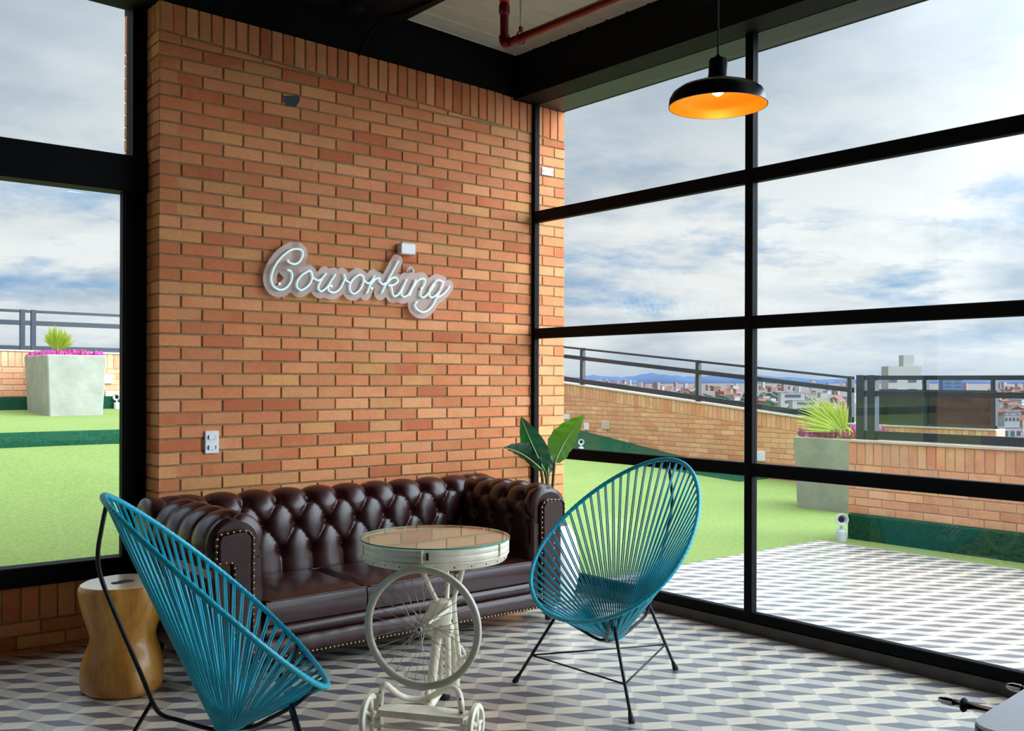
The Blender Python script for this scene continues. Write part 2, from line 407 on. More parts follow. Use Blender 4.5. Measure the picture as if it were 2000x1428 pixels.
# ------------------------------------------------------------------ brickwork
BH = .0657; BL = .2185; J = .0095
def bricks(mb, u0, u1, z0, z1, W, depth=.09, phase=0., zph=0., top=None, bot=None, L=BL, H=BH, j=J, jit=.0016, soldier=False, zjog=True):
    """stretcher courses between u0..u1, z0..z1; W(u, d, z) gives a point d behind the face"""
    def one(a, b, c0, c1, d0, d1, tint):
        # c0,c1 bottoms at a,b ; d0,d1 tops
        o = random.uniform(-jit, jit); e = .0025
        F = [(a, c0), (b, c1), (b, d1), (a, d0)]
        I = [(a + e, c0 + e), (b - e, c1 + e), (b - e, d1 - e), (a + e, d0 - e)]
        P = [W(u, o, z) for u, z in I] + [W(u, o + e, z) for u, z in F] + [W(u, depth, z) for u, z in F]
        fs = [(0, 1, 2, 3)]
        for k in range(4):
            l = (k + 1) % 4; fs += [(k, k + 4, l + 4, l), (k + 4, k + 8, l + 8, l + 4)]
        mb.add(P, fs, 0, tint)
    if soldier:
        n = int(round((u1 - u0) / L)); L = (u1 - u0) / n
        for i in range(n):
            a, b = u0 + i * L + j / 2, u0 + (i + 1) * L - j / 2; s = random.uniform(0, .006)
            one(a, b, bot(a), bot(b), top(a) - s, top(b) - s, (random.random(), random.random(), random.random()))
        return
    r0 = int(math.floor((z0 - zph) / H + 1e-4)); r1 = int(math.ceil((z1 - zph) / H - 1e-4))
    for r in range(r0, r1):
        a0 = max(zph + r * H + j / 2, z0); b0 = min(zph + (r + 1) * H - j / 2, z1 if top is None else 99)
        k0 = int(math.floor((u0 - phase) / L)) - 1; sh = (r % 2) * L / 2
        k = k0
        while True:
            a = phase + k * L + sh; b = a + L; k += 1
            if a >= u1: break
            if b <= u0: continue
            a = max(a, u0) + (j / 2 if a > u0 else 0); b = min(b, u1) - (j / 2 if b < u1 else 0)
            if b - a < .012: continue
            ja = random.uniform(-.0012, .0012)
            ta = tb = b0 + ja
            if top: ta, tb = min(b0, top(a)), min(b0, top(b))
            if ta - a0 < .008 and tb - a0 < .008: continue
            ta = max(ta, a0 + .004); tb = max(tb, a0 + .004)
            one(a, b, a0 + ja, a0 + ja, ta, tb, (random.random(), random.random(), random.random()))

# ================================================================== SETTING
ZP = 1.5903                                 # height of one bed joint
# floor
mb = MB(); mb.box((-3.5, -2.0, -.12), (4.16, 5.04, 0)); struct(mb.build('floor', 'tile'))
mb = MB(); mb.box((4.16, -6.0, -.12), (7.05, 4.60, -.002))
o = struct(mb.build('floor_terrace', 'tile'))
tag(o, 'cube patterned tile deck outside the glass wall')

# brick pier (back wall)
sold_bot = lambda x: 3.034 - .0535 * (x - 1.739)
sold_top = lambda x: sold_bot(x) + .198
YA = 4.85; X0 = 1.739; X1 = 4.45
mb = MB()
bricks(mb, X0, X1, -.04, 3.2, lambda u, d, z: (u, YA + d, z), phase=X0, zph=ZP - 30 * BH, top=lambda x: sold_bot(x) - .012)
bricks(mb, X0 + .0, X1, 0, 0, lambda u, d, z: (u, YA + d, z), L=.0655, soldier=True, bot=lambda x: sold_bot(x), top=lambda x: sold_top(x))
bricks(mb, 0, .52, -.04, 3.2, lambda u, d, z: (X0 + d, YA + u, z), phase=-.1, zph=ZP - 30 * BH, top=lambda x: sold_bot(X0) - .012)
bricks(mb, 0, .52, 0, 0, lambda u, d, z: (X0 + d, YA + u, z), L=.0655, soldier=True, bot=lambda x: sold_bot(X0), top=lambda x: sold_top(X0))
bricks(mb, 0, .52, -.04, 3.2, lambda u, d, z: (X1 - d, YA + u, z), phase=-.1, zph=ZP - 30 * BH, top=lambda x: sold_bot(X1) - .012)
bricks(mb, X0, X1, -.04, 3.0, lambda u, d, z: (u, YA + .52 - d, z), phase=X0, zph=ZP - 30 * BH)
k = .006
mb.hull8([(X0 + k, YA + k, -.04), (X1 - k, YA + k, -.04), (X1 - k, YA + .52 - k, -.04), (X0 + k, YA + .52 - k, -.04),
          (X0 + k, YA + k, sold_top(X0) - .008), (X1 - k, YA + k, sold_top(X1) - .008), (X1 - k, YA + .52 - k, sold_top(X1) - .008), (X0 + k, YA + .52 - k, sold_top(X0) - .008)], 1)
struct(mb.build('wall_back', ['brick', 'mortar'], tint=True))

# low brick wall under the left window
mb = MB()
YL = 5.04; ZL = .318
bricks(mb, -3.5, 1.735, -.01, ZL - .165, lambda u, d, z: (u, YL + d, z), phase=.05, zph=ZL - .165 - 4 * BH)
bricks(mb, -3.5, 1.735, 0, 0, lambda u, d, z: (u, YL + d, z), L=.082, soldier=True, bot=lambda x: ZL - .160, top=lambda x: ZL + .003)
mb.box((-3.5, YL + .006, -.05), (1.735, YL + .20, ZL - .004), 1)
struct(mb.build('wall_left', ['brick', 'mortar'], tint=True))

mb = MB(); mb.box((-2.6, -1.55, 0), (-2.4, 5.02, 3.36)); MT['side'] = mat('light_blocking_wall', (214, 196, 176), .8); struct(mb.build('wall_side_blocker', 'side'))  # added wall, never in view, cuts the light coming from the left
mb = MB(); mb.box((-3.0, -1.75, 0), (4.1, -1.55, 3.4)); MT['added_front_wall'] = mat('added_front_wall', (150, 132, 116), .8); struct(mb.build('wall_front_blocker', 'added_front_wall'))  # added wall behind the camera, blocks light and darkens the window reflections

# left window (frame members and panes)
def winframe(name, boxes, parent=None):
    m_ = MB()
    for a, b in boxes: m_.box(a, b, 0, .004)
    return m_.build(name, 'frame', parent)
w1 = winframe('window_1', [((-3.5, 5.02, ZL), (1.737, 5.12, .412)),          # sill
                           ((1.636, 5.02, ZL), (1.739, 5.12, 2.30)),
                           ((1.668, 5.02, 2.30), (1.739, 5.12, 3.40)),
                           ((-3.5, 5.00, 2.236), (1.737, 5.13, 2.417)),
                           ((-3.5, 5.02, 3.25), (1.737, 5.12, 3.40)),
                           ((-1.45, 5.02, ZL), (-1.35, 5.12, 3.3))])
struct(w1)
mb = MB()
mb.box((-1.35, 5.068, .412), (1.636, 5.072, 2.236)); mb.box((-1.35, 5.068, 2.417), (1.668, 5.072, 3.25))
mb.box((-3.5, 5.068, .412), (-1.45, 5.072, 2.236)); mb.box((-3.5, 5.068, 2.417), (-1.45, 5.072, 3.25))
mb.build('pane', 'glass', w1)
mb = MB(); mb.box((1.622, 5.025, .412), (1.634, 5.066, 2.236)); mb.box((1.628, 5.012, .412), (1.6345, 5.03, 2.236))
mb.build('glazing_bead', 'frame', w1)

# glass wall
XG = 4.16
rails = [(.057, .110), (.808, .876), (1.568, 1.634), (2.320, 2.393)]
bx = [((XG, -1.6, a), (XG + .045, 4.85, b)) for a, b in rails]
bx += [((XG, 4.822, 0), (XG + .045, 4.853, 3.09)), ((XG - .004, 3.108, .05), (XG + .045, 3.157, 3.09)), ((XG - .004, 1.43, .05), (XG + .045, 1.48, 3.09)), ((XG, -.26, .05), (XG + .09, -.2, 3.09)), ((XG, -1.66, .05), (XG + .09, -1.6, 3.09))]
w2 = struct(winframe('window_2', bx))
mb = MB(); zl = [.110] + [v for a, b in rails[1:] for v in (a, b)] + [3.09]
for y0, y1 in ((3.157, 4.822), (1.48, 3.108), (-.2, 1.42), (-1.6, -.26)):
    for i in range(0, len(zl), 2): mb.box((XG + .020, y0, zl[i]), (XG + .024, y1, zl[i + 1]))
mb.build('pane', 'glass', w2)
mb = MB(); mb.box((XG - .006, -1.66, 0), (XG + .085, 4.85, .056)); struct(mb.build('baseboard_right', 'plinth'))

# beams and ceiling
mb = MB()
mb.box((4.00, -1.5, 3.09), (4.185, 4.85, 3.40)); mb.box((4.00, -1.5, 3.40), (4.62, 4.85, 3.52))
mb.box((4.00, -1.5, 3.36), (4.16, 4.86, 3.46))
struct(mb.build('trim_1', 'steel'))
mb = MB(); mb.box((4.187, -1.5, 3.088), (4.43, 4.85, 3.115), 0); mb.box((4.42, -1.5, 3.088), (4.44, 5.4, 3.40), 0)
struct(mb.build('trim_2', 'soffit'))
mb = MB()                                   # beam along the back wall, resting on the brick pier
def bz(x): return sold_top(x) + .002
for xa, xb in ((-3.5, 4.0),):
    mb.hull8([(xa, YA - .002, 3.30 if xa < 1.5 else bz(xa)), (xb, YA - .002, bz(xb)), (xb, YA + .25, bz(xb)), (xa, YA + .25, 3.30), (xa, YA - .002, 3.85), (xb, YA - .002, 3.50), (xb, YA + .25, 3.50), (xa, YA + .25, 3.85)])
mb.hull8([(4.0, YA - .002, bz(4.0)), (4.45, YA - .002, bz(4.45)), (4.45, YA + .52, bz(4.45)), (4.0, YA + .52, bz(4.0)), (4.0, YA - .002, 3.39), (4.45, YA - .002, 3.39), (4.45, YA + .52, 3.39), (4.0, YA + .52, 3.39)])
mb.hull8([(X0, YA + .2, bz(X0)), (4.45, YA + .2, bz(4.45)), (4.45, YA + .52, bz(4.45)), (X0, YA + .52, bz(X0)), (X0, YA + .2, 3.39), (4.45, YA + .2, 3.39), (4.45, YA + .52, 3.39), (X0, YA + .52, 3.39)])
struct(mb.build('trim_3', 'steel'))
# ceiling sheet with shallow ribs running across
def zc(x): return 3.364 + (4.0 - x) * .045
mb = MB(); P = []; xs = [-2.6, 4.0]; ys = []
y = -1.5
while y < 4.86:
    ys += [(y, 0), (y + .055, 0), (y + .062, .006), (y + .073, .006), (y + .08, 0)]; y += .16
for x in xs:
    for yy, dz in ys: P.append((x, yy, zc(x) + dz))
mb.grid(P, 2, len(ys))
mb.hull8([(-2.6, -1.5, zc(-2.6) + .02), (4.0, -1.5, zc(4) + .02), (4.0, 4.86, zc(4) + .02), (-2.6, 4.86, zc(-2.6) + .02), (-2.6, -1.5, zc(-2.6) + .1), (4.0, -1.5, zc(4) + .1), (4.0, 4.86, zc(4) + .1), (-2.6, 4.86, zc(-2.6) + .1)])
struct(mb.build('ceiling', 'ceil'))
# beam and unlit ceiling left of the light sheet, shade put into the black
mb = MB()
mb.hull8([(-2.6, -1.5, 3.36), (3.02, -1.5, 3.33), (3.02, 4.85, 3.33), (-2.6, 4.85, 3.36), (-2.6, -1.5, 3.40), (3.17, -1.5, 3.40), (3.17, 4.85, 3.40), (-2.6, 4.85, 3.50)])
struct(mb.build('trim_4', 'steel'))

# outdoor ground: turf height field
def sst(a, b, v): t = min(1, max(0, (v - a) / (b - a))); return t * t * (3 - 2 * t)
def turf_h(x, y):
    left = .70 * min(1, max(0, (y - 5.4) / 4.0)) if y < 9.42 else (.70 + .13 * min(1, (y - 9.42) / .05) + .035 * max(0, y - 9.47))
    if y < 5.4: left = 0
    rightg = .055 * max(0, y - 7.9)
    wx = 1 - sst(4.6, 7.0, x)
    return left * wx + rightg * (1 - wx)
xs = list(np.arange(-9, 10.95, .33)) + [10.93]; ys = sorted(list(np.arange(4.6, 12.7, .2)) + [9.40, 9.42, 9.47])
mb = MB(); P = [(x, y, turf_h(x, y) - .004) for x in xs for y in ys]
mb.grid(P, len(xs), len(ys))
xs2 = [7.05, 7.2, 7.36]; ys2 = [-6, 0, 4.6]
mb.grid([(x, y, 0.0) for x in xs2 for y in ys2], 3, 3)
o = mb.build('lawn', 'turf', smooth=50); tag(o, 'light green artificial turf lawn outside both windows', 'lawn', kind='structure')
# turf riser across the left lawn, bank along the far parapet, upstands at the wall feet
mb = MB()
P = []
for x in np.arange(-9, 5.01, .25):
    for dy, dz in ((-.03, -.01), (-.02, .03), (0, .09), (.03, .125), (.06, .10)):
        P.append((x, 9.42 + dy + .01 * math.sin(x * 3), turf_h(x, 9.40) + dz * (1 - sst(4, 5, x))))
mb.grid(P, 57, 5); mb.box((-9, 12.5, .9), (6, 12.6, 1.085))
tag(mb.build('turf_riser', 'turf_shaded', smooth=60), 'shade-darkened turf step running across the left lawn', 'turf step', kind='structure')
mb = MB(); P = []
ys3 = list(np.arange(7.9, 12.61, .2))
for y in ys3:
    g = .055 * (y - 7.9); b = .135 * (y - 7.9) + .004
    for dx, t in ((0, 1), (.14, .96), (.34, .35), (.55, .05), (.62, -.02)):
        P.append((10.93 - dx, y, g + (b - g) * t))
mb.grid(P, len(ys3), 5)
tag(mb.build('turf_bank', 'turf_shaded', smooth=60), 'shade-darkened turf bank rising against the far brick parapet', 'turf bank', kind='structure')
mb = MB(); mb.box((7.30, -6, -.02), (7.36, 4.5, .205), 0, .01); mb.box((7.36, 4.44, -.02), (7.6, 4.5, .205), 0)
tag(mb.build('turf_upstand', 'turf_shaded'), 'shade-darkened turf strip at the foot of the near brick parapet', 'turf strip', kind='structure')

# parapets
def parapet(name, label, u0, u1, W, base, topf, zph, thick=.22, sold=.2):
    m_ = MB()
    bricks(m_, u0, u1, base, 3, W, zph=zph, phase=u0, top=lambda u: topf(u) - sold - .01, L=.235, H=.068)
    bricks(m_, u0, u1, 0, 0, W, L=.075, soldier=True, bot=lambda u: topf(u) - sold, top=lambda u: topf(u) - .02)
    n = 12
    for i in range(n):
        a = u0 + (u1 - u0) * i / n; b = u0 + (u1 - u0) * (i + 1) / n
        m_.hull8([W(a, .006, base - .1), W(b, .006, base - .1), W(b, thick, base - .1), W(a, thick, base - .1), W(a, .006, topf(a) - .02), W(b, .006, topf(b) - .02), W(b, thick, topf(b) - .02), W(a, thick, topf(a) - .02)], 1)
        m_.hull8([W(a, -.012, topf(a) - .018), W(b, -.012, topf(b) - .018), W(b, thick + .01, topf(b) - .018), W(a, thick + .01, topf(a) - .018), W(a, -.012, topf(a)), W(b, -.012, topf(b)), W(b, thick + .01, topf(b)), W(a, thick + .01, topf(a))], 2)
    return tag(m_.build(name, ['brick_out', 'mortar_out', 'cap'], tint=True), label, 'parapet wall', kind='structure')
far_top = lambda y: max(.775, 1.255 + (y - 11.9) * .0935)
parapet('parapet', 'long brick parapet whose top slopes down to the right beyond the lawn', 4.93, 12.6, lambda u, d, z: (10.93 + d, u, z), -.02, far_top, .0)
left_top = lambda x: 1.64 - .012 * (x - 2.7)
parapet('parapet', 'brick parapet behind the planter seen through the left window', -6, 6.5, lambda u, d, z: (u, 12.6 + d, z), 1.0, left_top, .0)
parapet('parapet', 'near brick parapet with dark turf foot on the right of the deck', -4, 4.52, lambda u, d, z: (7.351 + d, u, z), .2, lambda y: .815, .0, thick=.25)

# ------------------------------------------------------------------ railings
def rail_run(name, label, W, u0, u1, zt, posts, levels, glass=None, th=(.03, .05, .05), postw=.06, gz=(.05, .0)):
    t = thing(name, label, 'railing', W(u0, 0.0, zt(u0)))
    off = t.location
    for (dz, h), nm in zip(levels, ('top_rail', 'middle_rail', 'bottom_rail')):
        m_ = MB()
        a, b = u0, u1
        m_.hull8([W(a, -.02, zt(a) + dz - h), W(b, -.02, zt(b) + dz - h), W(b, .03, zt(b) + dz - h), W(a, .03, zt(a) + dz - h), W(a, -.02, zt(a) + dz), W(b, -.02, zt(b) + dz), W(b, .03, zt(b) + dz), W(a, .03, zt(a) + dz)])
        m_.build(nm, 'rail', t, off)
    for p in posts:
        m_ = MB(); a, b = p - postw / 2, p + postw / 2; lo = levels[2][0] - levels[2][1] - .02
        m_.hull8([W(a, -.03, zt(p) + lo), W(b, -.03, zt(p) + lo), W(b, .035, zt(p) + lo), W(a, .035, zt(p) + lo), W(a, -.03, zt(p) + .004), W(b, -.03, zt(p) + .004), W(b, .035, zt(p) + .004), W(a, .035, zt(p) + .004)])
        m_.build('post', 'rail', t, off)
    if glass:
        pp = [u0] + sorted(posts) + [u1]
        for a, b in zip(pp[:-1], pp[1:]):
            if b - a < .1: continue
            a += postw / 2; b -= postw / 2
            m_ = MB(); zl_, zh_ = levels[2][0], levels[1][0] - levels[1][1]
            m_.hull8([W(a, 0, zt(a) + zl_), W(b, 0, zt(b) + zl_), W(b, .008, zt(b) + zl_), W(a, .008, zt(a) + zl_), W(a, 0, zt(a) + zh_), W(b, 0, zt(b) + zh_), W(b, .008, zt(b) + zh_), W(a, .008, zt(a) + zh_)])
            m_.build('glass_panel', glass, t, off)
    return t
rail_run('railing', 'sloping blue-grey railing on the long parapet beyond the lawn', lambda u, d, z: (11.02 + d, u, z), 6.72, 12.55,
         lambda y: 1.352 + (y - 6.72) * .0965, [6.75, 9.17, 11.57], [(0, .03), (-.135, .06), (-.50, .075)])
rail_run('railing', 'blue-grey railing above the parapet behind the left planter', lambda u, d, z: (u, 12.68 + d, z), -6, 6.5,
         lambda x: 2.115 - .004 * (x - 2.7), [.42, .52, 2.93, 3.05], [(0, .03), (-.125, .055), (-.425, .05)], postw=.05)
rail_run('railing', 'dark framed glass railing on the near parapet right of the planter', lambda u, d, z: (7.45 + d, u, z), -2.5, 4.50,
         lambda y: 1.345, [4.46, 4.36, 1.9], [(0, .035), (-.125, .045), (-.455, .07)], glass='railglass', postw=.07)
rail_run('railing', 'smoked glass railing panels on the far low parapet, seen behind the near glass railing', lambda u, d, z: (11.02 + d, u, z), 4.95, 6.66,
         lambda y: 1.36, [6.62, 5.78, 4.99], [(0, .035), (-.16, .045), (-.55, .05)], glass='railtint', postw=.05)
# ------------------------------------------------------------------ outdoor planters
def frond(mb, base, d, length, n, spread, droop, wid, plane_n):
    """a fan palm leaf: n pointed blades from one point"""
    d = Vector(d).normalized(); nn = Vector(plane_n).normalized(); s = d.cross(nn).normalized()
    for i in range(n):
        a = spread * (i / (n - 1) - .5); L = length * (1 - .25 * abs(2 * i / (n - 1) - 1) ** 2) * random.uniform(.92, 1.05)
        dr = (d * math.cos(a) + s * math.sin(a)); sw = dr.cross(nn).normalized()
        P = []
        for k, (t, ww) in enumerate(((0, .25), (.35, 1), (.7, .8), (1, .05))):
            p = Vector(base) + dr * (L * t) + nn * (.015 * math.sin(i * 2.1)) + Vector((0, 0, -droop * t * t * L * (1 + .4 * random.random())))
            P += [p - sw * wid * ww, p + sw * wid * ww]
        mb.grid(P, 4, 2)
def planter(label, gl, x, y, zb, sx, sy, h, fronds, bh=.055):
    t = thing('planter_box', label, 'planter', (x, y, zb))
    m_ = MB(); k = .03; wt = .05
    outer = [(-sx / 2 + k, -sy / 2 + k, -.03), (sx / 2 - k, -sy / 2 + k, -.03), (sx / 2 - k, sy / 2 - k, -.03), (-sx / 2 + k, sy / 2 - k, -.03)]
    def ring(ax, ay, z, kk=.012):
        return [(-ax + kk, -ay, z), (ax - kk, -ay, z), (ax, -ay + kk, z), (ax, ay - kk, z), (ax - kk, ay, z), (-ax + kk, ay, z), (-ax, ay - kk, z), (-ax, -ay + kk, z)]
    rs = [ring(sx / 2 - .03, sy / 2 - .03, -.03), ring(sx / 2, sy / 2, h - .01), ring(sx / 2 - .008, sy / 2 - .008, h), ring(sx / 2 - wt, sy / 2 - wt, h), ring(sx / 2 - wt, sy / 2 - wt, h - .05), ]
    P = [p for r_ in rs for p in r_]; m_.grid(P, len(rs), 8, cv=True)
    m_.add(rs[0], [tuple(range(8))]); m_.build('box', 'plant', t)
    m_ = MB(); m_.box((-sx / 2 + wt, -sy / 2 + wt, h - .12), (sx / 2 - wt, sy / 2 - wt, h - .03)); m_.build('soil', 'dark', t)
    # bedding flowers: many small tufts
    m_ = MB(); m2 = MB()
    for i in range(620):
        px, py = random.uniform(-sx / 2 + .01, sx / 2 - .01), random.uniform(-sy / 2 + .01, sy / 2 - .01)
        pz = h + random.uniform(-.02, bh) * (1 - .3 * abs(px / sx * 2)) ; r = random.uniform(.012, .026)
        q = m2 if random.random() < .18 else m_
        a = random.random() * 6.3
        for k2 in range(3):
            b = a + k2 * 2.1
            q.add([(px, py, pz - .03), (px + r * math.cos(b), py + r * math.sin(b), pz), (px + r * .6 * math.cos(b + 1), py + r * .6 * math.sin(b + 1), pz + r)], [(0, 1, 2)])
    tag(m_.build('flowers', gl, t), kind='stuff'); tag(m2.build('violet_flowers', 'violet', t), kind='stuff')
    m_ = MB()
    for f in fronds: frond(m_, (f[0], f[1], h + .05), *f[2:])
    m_.tube([(fronds[0][0], fronds[0][1], h - .04), (fronds[0][0], fronds[0][1], h + .12)], .02)
    m_.build('palm_fan', 'palm', t)
    return t
rtv = tuple(rt); 
pl = onZ(88, 822, .86)
planter('pale concrete planter with small upright fan palm, left of the brick pier', 'flower', 3.18, 11.84, turf_h(2.85, 11.34) + .02, .62, .98, .645,
        [(-.10, -.1, (-.1, 0, 1), .30, 18, 1.5, .03, .014, (0.6, .77, 0)), (-.10, -.1, (.35, -.2, .9), .27, 12, 1.3, .06, .012, (.7, .7, .2)), (-.10, -.1, (-.2, .1, .9), .26, 9, 1.2, .03, .012, (.5, .8, 0))])
PX0 = Vector((9.02, 5.60, turf_h(9, 5.5))); pb0 = at(1650, 838, 9.85) - PX0
lf = -rt * .78 + up * .62
planter('pale concrete planter with drooping fan palm, beside the near parapet end', 'flower2', PX0.x, PX0.y, PX0.z, .64, .78, .725,
        [(pb0.x, pb0.y, tuple(lf), .60, 24, 1.05, .10, .010, tuple(-fw + up * .3)), (pb0.x, pb0.y, tuple(-rt * .25 + up), .42, 8, .7, .08, .013, tuple(-fw)), (pb0.x, pb0.y + .02, tuple(rt * .1 + up * .9 - fw * .3), .40, 9, 1.0, 1.1, .014, tuple(-fw))], bh=.13)

# floodlights on the grass and wall lights / boxes
def spot(label, p, s=1.0):
    t = thing('garden_spotlight', label, 'spotlight', tuple(p))
    m_ = MB(); m_.lathe([(0, -.01), (.035 * s, -.01), (.035 * s, .06 * s), (.03 * s, .075 * s), (0, .075 * s)], seg=14); m_.build('base', 'plate_grey', t)
    m_ = MB(); m_.tube([(0, 0, .07 * s), (0, 0, .10 * s)], .01 * s); ctr = Vector((0, 0, .14 * s)); m_.lathe([(0, -.03 * s), (.03 * s, -.03 * s), (.042 * s, .01 * s), (.042 * s, .02 * s), (.034 * s, .02 * s), (.02 * s, 0.0)], c=ctr, axis=-fw, seg=16); m_.build('lamp_head', 'plate_grey', t)
    m_ = MB(); m_.lathe([(0, .004), (.02 * s, .004)], c=ctr, axis=-fw, seg=12); m_.build('lens', 'dark', t)
    return t
p = onX(228, 800, 3.95); p.z = turf_h(p.x, p.y) ; spot('small grey garden spotlight on the upper lawn right of the left planter', (p.x, p.y, p.z), 1.0)
spot('grey garden spotlight at the corner of the near parapet', (7.15, 4.46, 0.0), 1.25)
p = onX(1135, 865, 10.2); spot('small grey garden spotlight beneath the long parapet, right of the plant leaf', (p.x, p.y, turf_h(p.x, p.y) + .06), 1.1)
def wallbox(name, label, cat, pt, ax, sx, sz, m='plate_grey', d=.02):
    m_ = MB(); x, y, z_ = pt
    if ax == 'x': m_.box((x - d, y - sx / 2, z_ - sz / 2), (x + .003, y + sx / 2, z_ + sz / 2), 0, .003)
    else: m_.box((x - sx / 2, y - d, z_ - sz / 2), (x + sx / 2, y + .003, z_ + sz / 2), 0, .003)
    return tag(m_.build(name, m), label, cat)
wallbox('wall_light', 'square wall light recessed in the long parapet', 'wall light', onX(1183, 830, 10.93), 'x', .16, .13, 'cap')
wallbox('junction_box', 'white junction box left of the wall light on the long parapet', 'junction box', onX(1146, 833, 10.93), 'x', .10, .11, 'plate')
wallbox('junction_box', 'small white box on the long parapet next to the brick pier', 'junction box', onX(1107, 814, 10.93), 'x', .12, .08, 'plate')
wallbox('junction_box', 'white box low on the long parapet just right of the window mullion', 'junction box', onX(1487, 891, 10.93), 'x', .12, .13, 'plate')
wallbox('wall_light', 'square wall light beside the left planter', 'wall light', onY(211, 740, 12.6), 'y', .10, .12, 'cap')
wallbox('junction_box', 'white box under the wall light beside the left planter', 'junction box', onY(212, 769, 12.6), 'y', .08, .07, 'plate')

# ------------------------------------------------------------------ distant city
def flat(name, c, r=.9, **k): MT[name] = mat(name, c, r, **k)
flat('city_ground', (84, 74, 70), var=.55, vscale=.02)
flat('wall_a', (128, 104, 92)); flat('wall_b', (150, 146, 142)); flat('wall_c', (122, 88, 74)); flat('roof_red', (124, 66, 54)); flat('roof_grey', (92, 98, 106)); flat('win_dark', (60, 72, 88))
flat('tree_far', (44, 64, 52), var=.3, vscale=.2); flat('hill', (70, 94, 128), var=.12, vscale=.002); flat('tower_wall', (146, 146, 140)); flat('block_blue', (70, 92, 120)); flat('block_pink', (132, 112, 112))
GZ = -48.0
mb = MB(); mb.box((-6000, 60, GZ - 2), (22000, 24000, GZ)); mb.box((60, -12000, GZ - 2), (22000, 60, GZ)); tag(mb.build('city_ground', 'city_ground'), 'flat ground of the distant city', 'ground', kind='structure')
def polar(px, d): r = ray(px, 742); return Vector((r.x * d, r.y * d, GZ))
def house_mesh(name, w_, d_, h, wall, roof, kind):
    m_ = MB(); m_.box((-w_ / 2, -d_ / 2, -1), (w_ / 2, d_ / 2, h), 0)
    if kind == 'gable':
        m_.add([(-w_ / 2 - .4, -d_ / 2 - .4, h), (w_ / 2 + .4, -d_ / 2 - .4, h), (w_ / 2 + .4, d_ / 2 + .4, h), (-w_ / 2 - .4, d_ / 2 + .4, h), (-w_ / 2 - .4, 0, h + 2.4), (w_ / 2 + .4, 0, h + 2.4)],
               [(0, 1, 5, 4), (2, 3, 4, 5), (0, 4, 3), (1, 2, 5), (0, 3, 2, 1)], 1)
    else: m_.box((-w_ / 2 - .2, -d_ / 2 - .2, h), (w_ / 2 + .2, d_ / 2 + .2, h + .7), 1)
    nx = max(2, int(w_ // 4)); nz = max(1, int(h // 3.2))
    for iz in range(nz):
        for ix in range(nx):
            cx_ = -w_ / 2 + (ix + .5) * w_ / nx; cz = (iz + .5) * h / nz
            for sy in (-1, 1): m_.box((cx_ - .7, sy * d_ / 2 - .06, cz - .7), (cx_ + .7, sy * d_ / 2 + .06, cz + .7), 2)
        for sy in (-1, 1):
            for iy in range(2):
                cy_ = (-.25 + .5 * iy) * d_; cz = (iz + .5) * h / nz; m_.box((sy * w_ / 2 - .06, cy_ - .7, cz - .7), (sy * w_ / 2 + .06, cy_ + .7, cz + .7), 2)
    return m_.build(name, [wall, roof, 'win_dark'])
protos = [house_mesh('distant_house', 12, 10, 6, 'wall_a', 'roof_red', 'gable'), house_mesh('distant_house', 10, 12, 7, 'wall_b', 'roof_red', 'gable'),
          house_mesh('distant_house', 16, 12, 8, 'wall_b', 'roof_grey', 'flat'), house_mesh('distant_house', 14, 10, 7, 'wall_c', 'roof_red', 'flat')]
hl = ['small tan house with red gabled roof in the distant city', 'small white house with red gabled roof in the distant city', 'low white flat roofed building in the distant city', 'low brick coloured building with flat red roof in the distant city']
hg = ['tan red-roofed houses in the city', 'white red-roofed houses in the city', 'white flat-roofed buildings in the city', 'brick coloured flat buildings in the city']
spans = [(1108, 1448, 900, 6500), (1484, 1668, 850, 6500), (1935, 2010, 620, 5200)]
used = set(); placed = []; used_n = []
def free(p, r):
    for q, rr in placed:
        if (p.x - q.x) ** 2 + (p.y - q.y) ** 2 < (r + rr) ** 2: return False
    placed.append((p, r)); return True
for px_, d_ in ((1548, 1500), (1574, 1200), (1861, 2400), (1977, 900), (1972, 760), (1765, 210)): placed.append((polar(px_, d_), 45.))
for i in range(560):
    a, b, d0, d1 = spans[0] if i % 5 < 2 else (spans[1] if i % 5 == 2 else spans[2])
    px = random.uniform(a, b)
    d = 1 / (1 / d1 + (1 / d0 - 1 / d1) * random.random() ** 1.3)
    s = random.uniform(.8, 1.35) * (1 + d / 6000)
    if len(used_n) >= 285 or not free(polar(px, d), 11 * s): continue
    used_n.append(1)
    j = random.randrange(4); o = protos[j]
    if j in used: o = o.copy(); C.objects.link(o)
    used.add(j)
    o.location = polar(px, d); o.rotation_euler = (0, 0, random.uniform(0, 3.14)); o.scale = (s, s, s * random.uniform(.8, 1.3))
    tag(o, hl[j], 'house', hg[j])
tw = [house_mesh('distant_tower', 22, 16, 42, 'block_pink', 'roof_grey', 'flat'), house_mesh('distant_tower', 18, 18, 50, 'wall_b', 'roof_grey', 'flat')]
for i in range(70):
    px = random.choice([random.uniform(1165, 1250), random.uniform(1140, 1450), random.uniform(1484, 1660), random.uniform(1700, 2010)]); d = random.uniform(3600, 7500)
    while not free(polar(px, d), 19): d = random.uniform(3600, 8500)
    j = i % 2
    o = tw[j] if i < 2 else tw[j].copy()
    if i >= 2: C.objects.link(o)
    o.location = polar(px, d); o.rotation_euler = (0, 0, random.uniform(0, 3.14)); s = random.uniform(.7, 1.1); o.scale = (s, s, s * random.uniform(.8, 1.15))
    tag(o, ['pinkish apartment tower on the city skyline', 'white apartment tower on the city skyline'][j], 'tower', ['pinkish towers on the skyline', 'white towers on the skyline'][j])
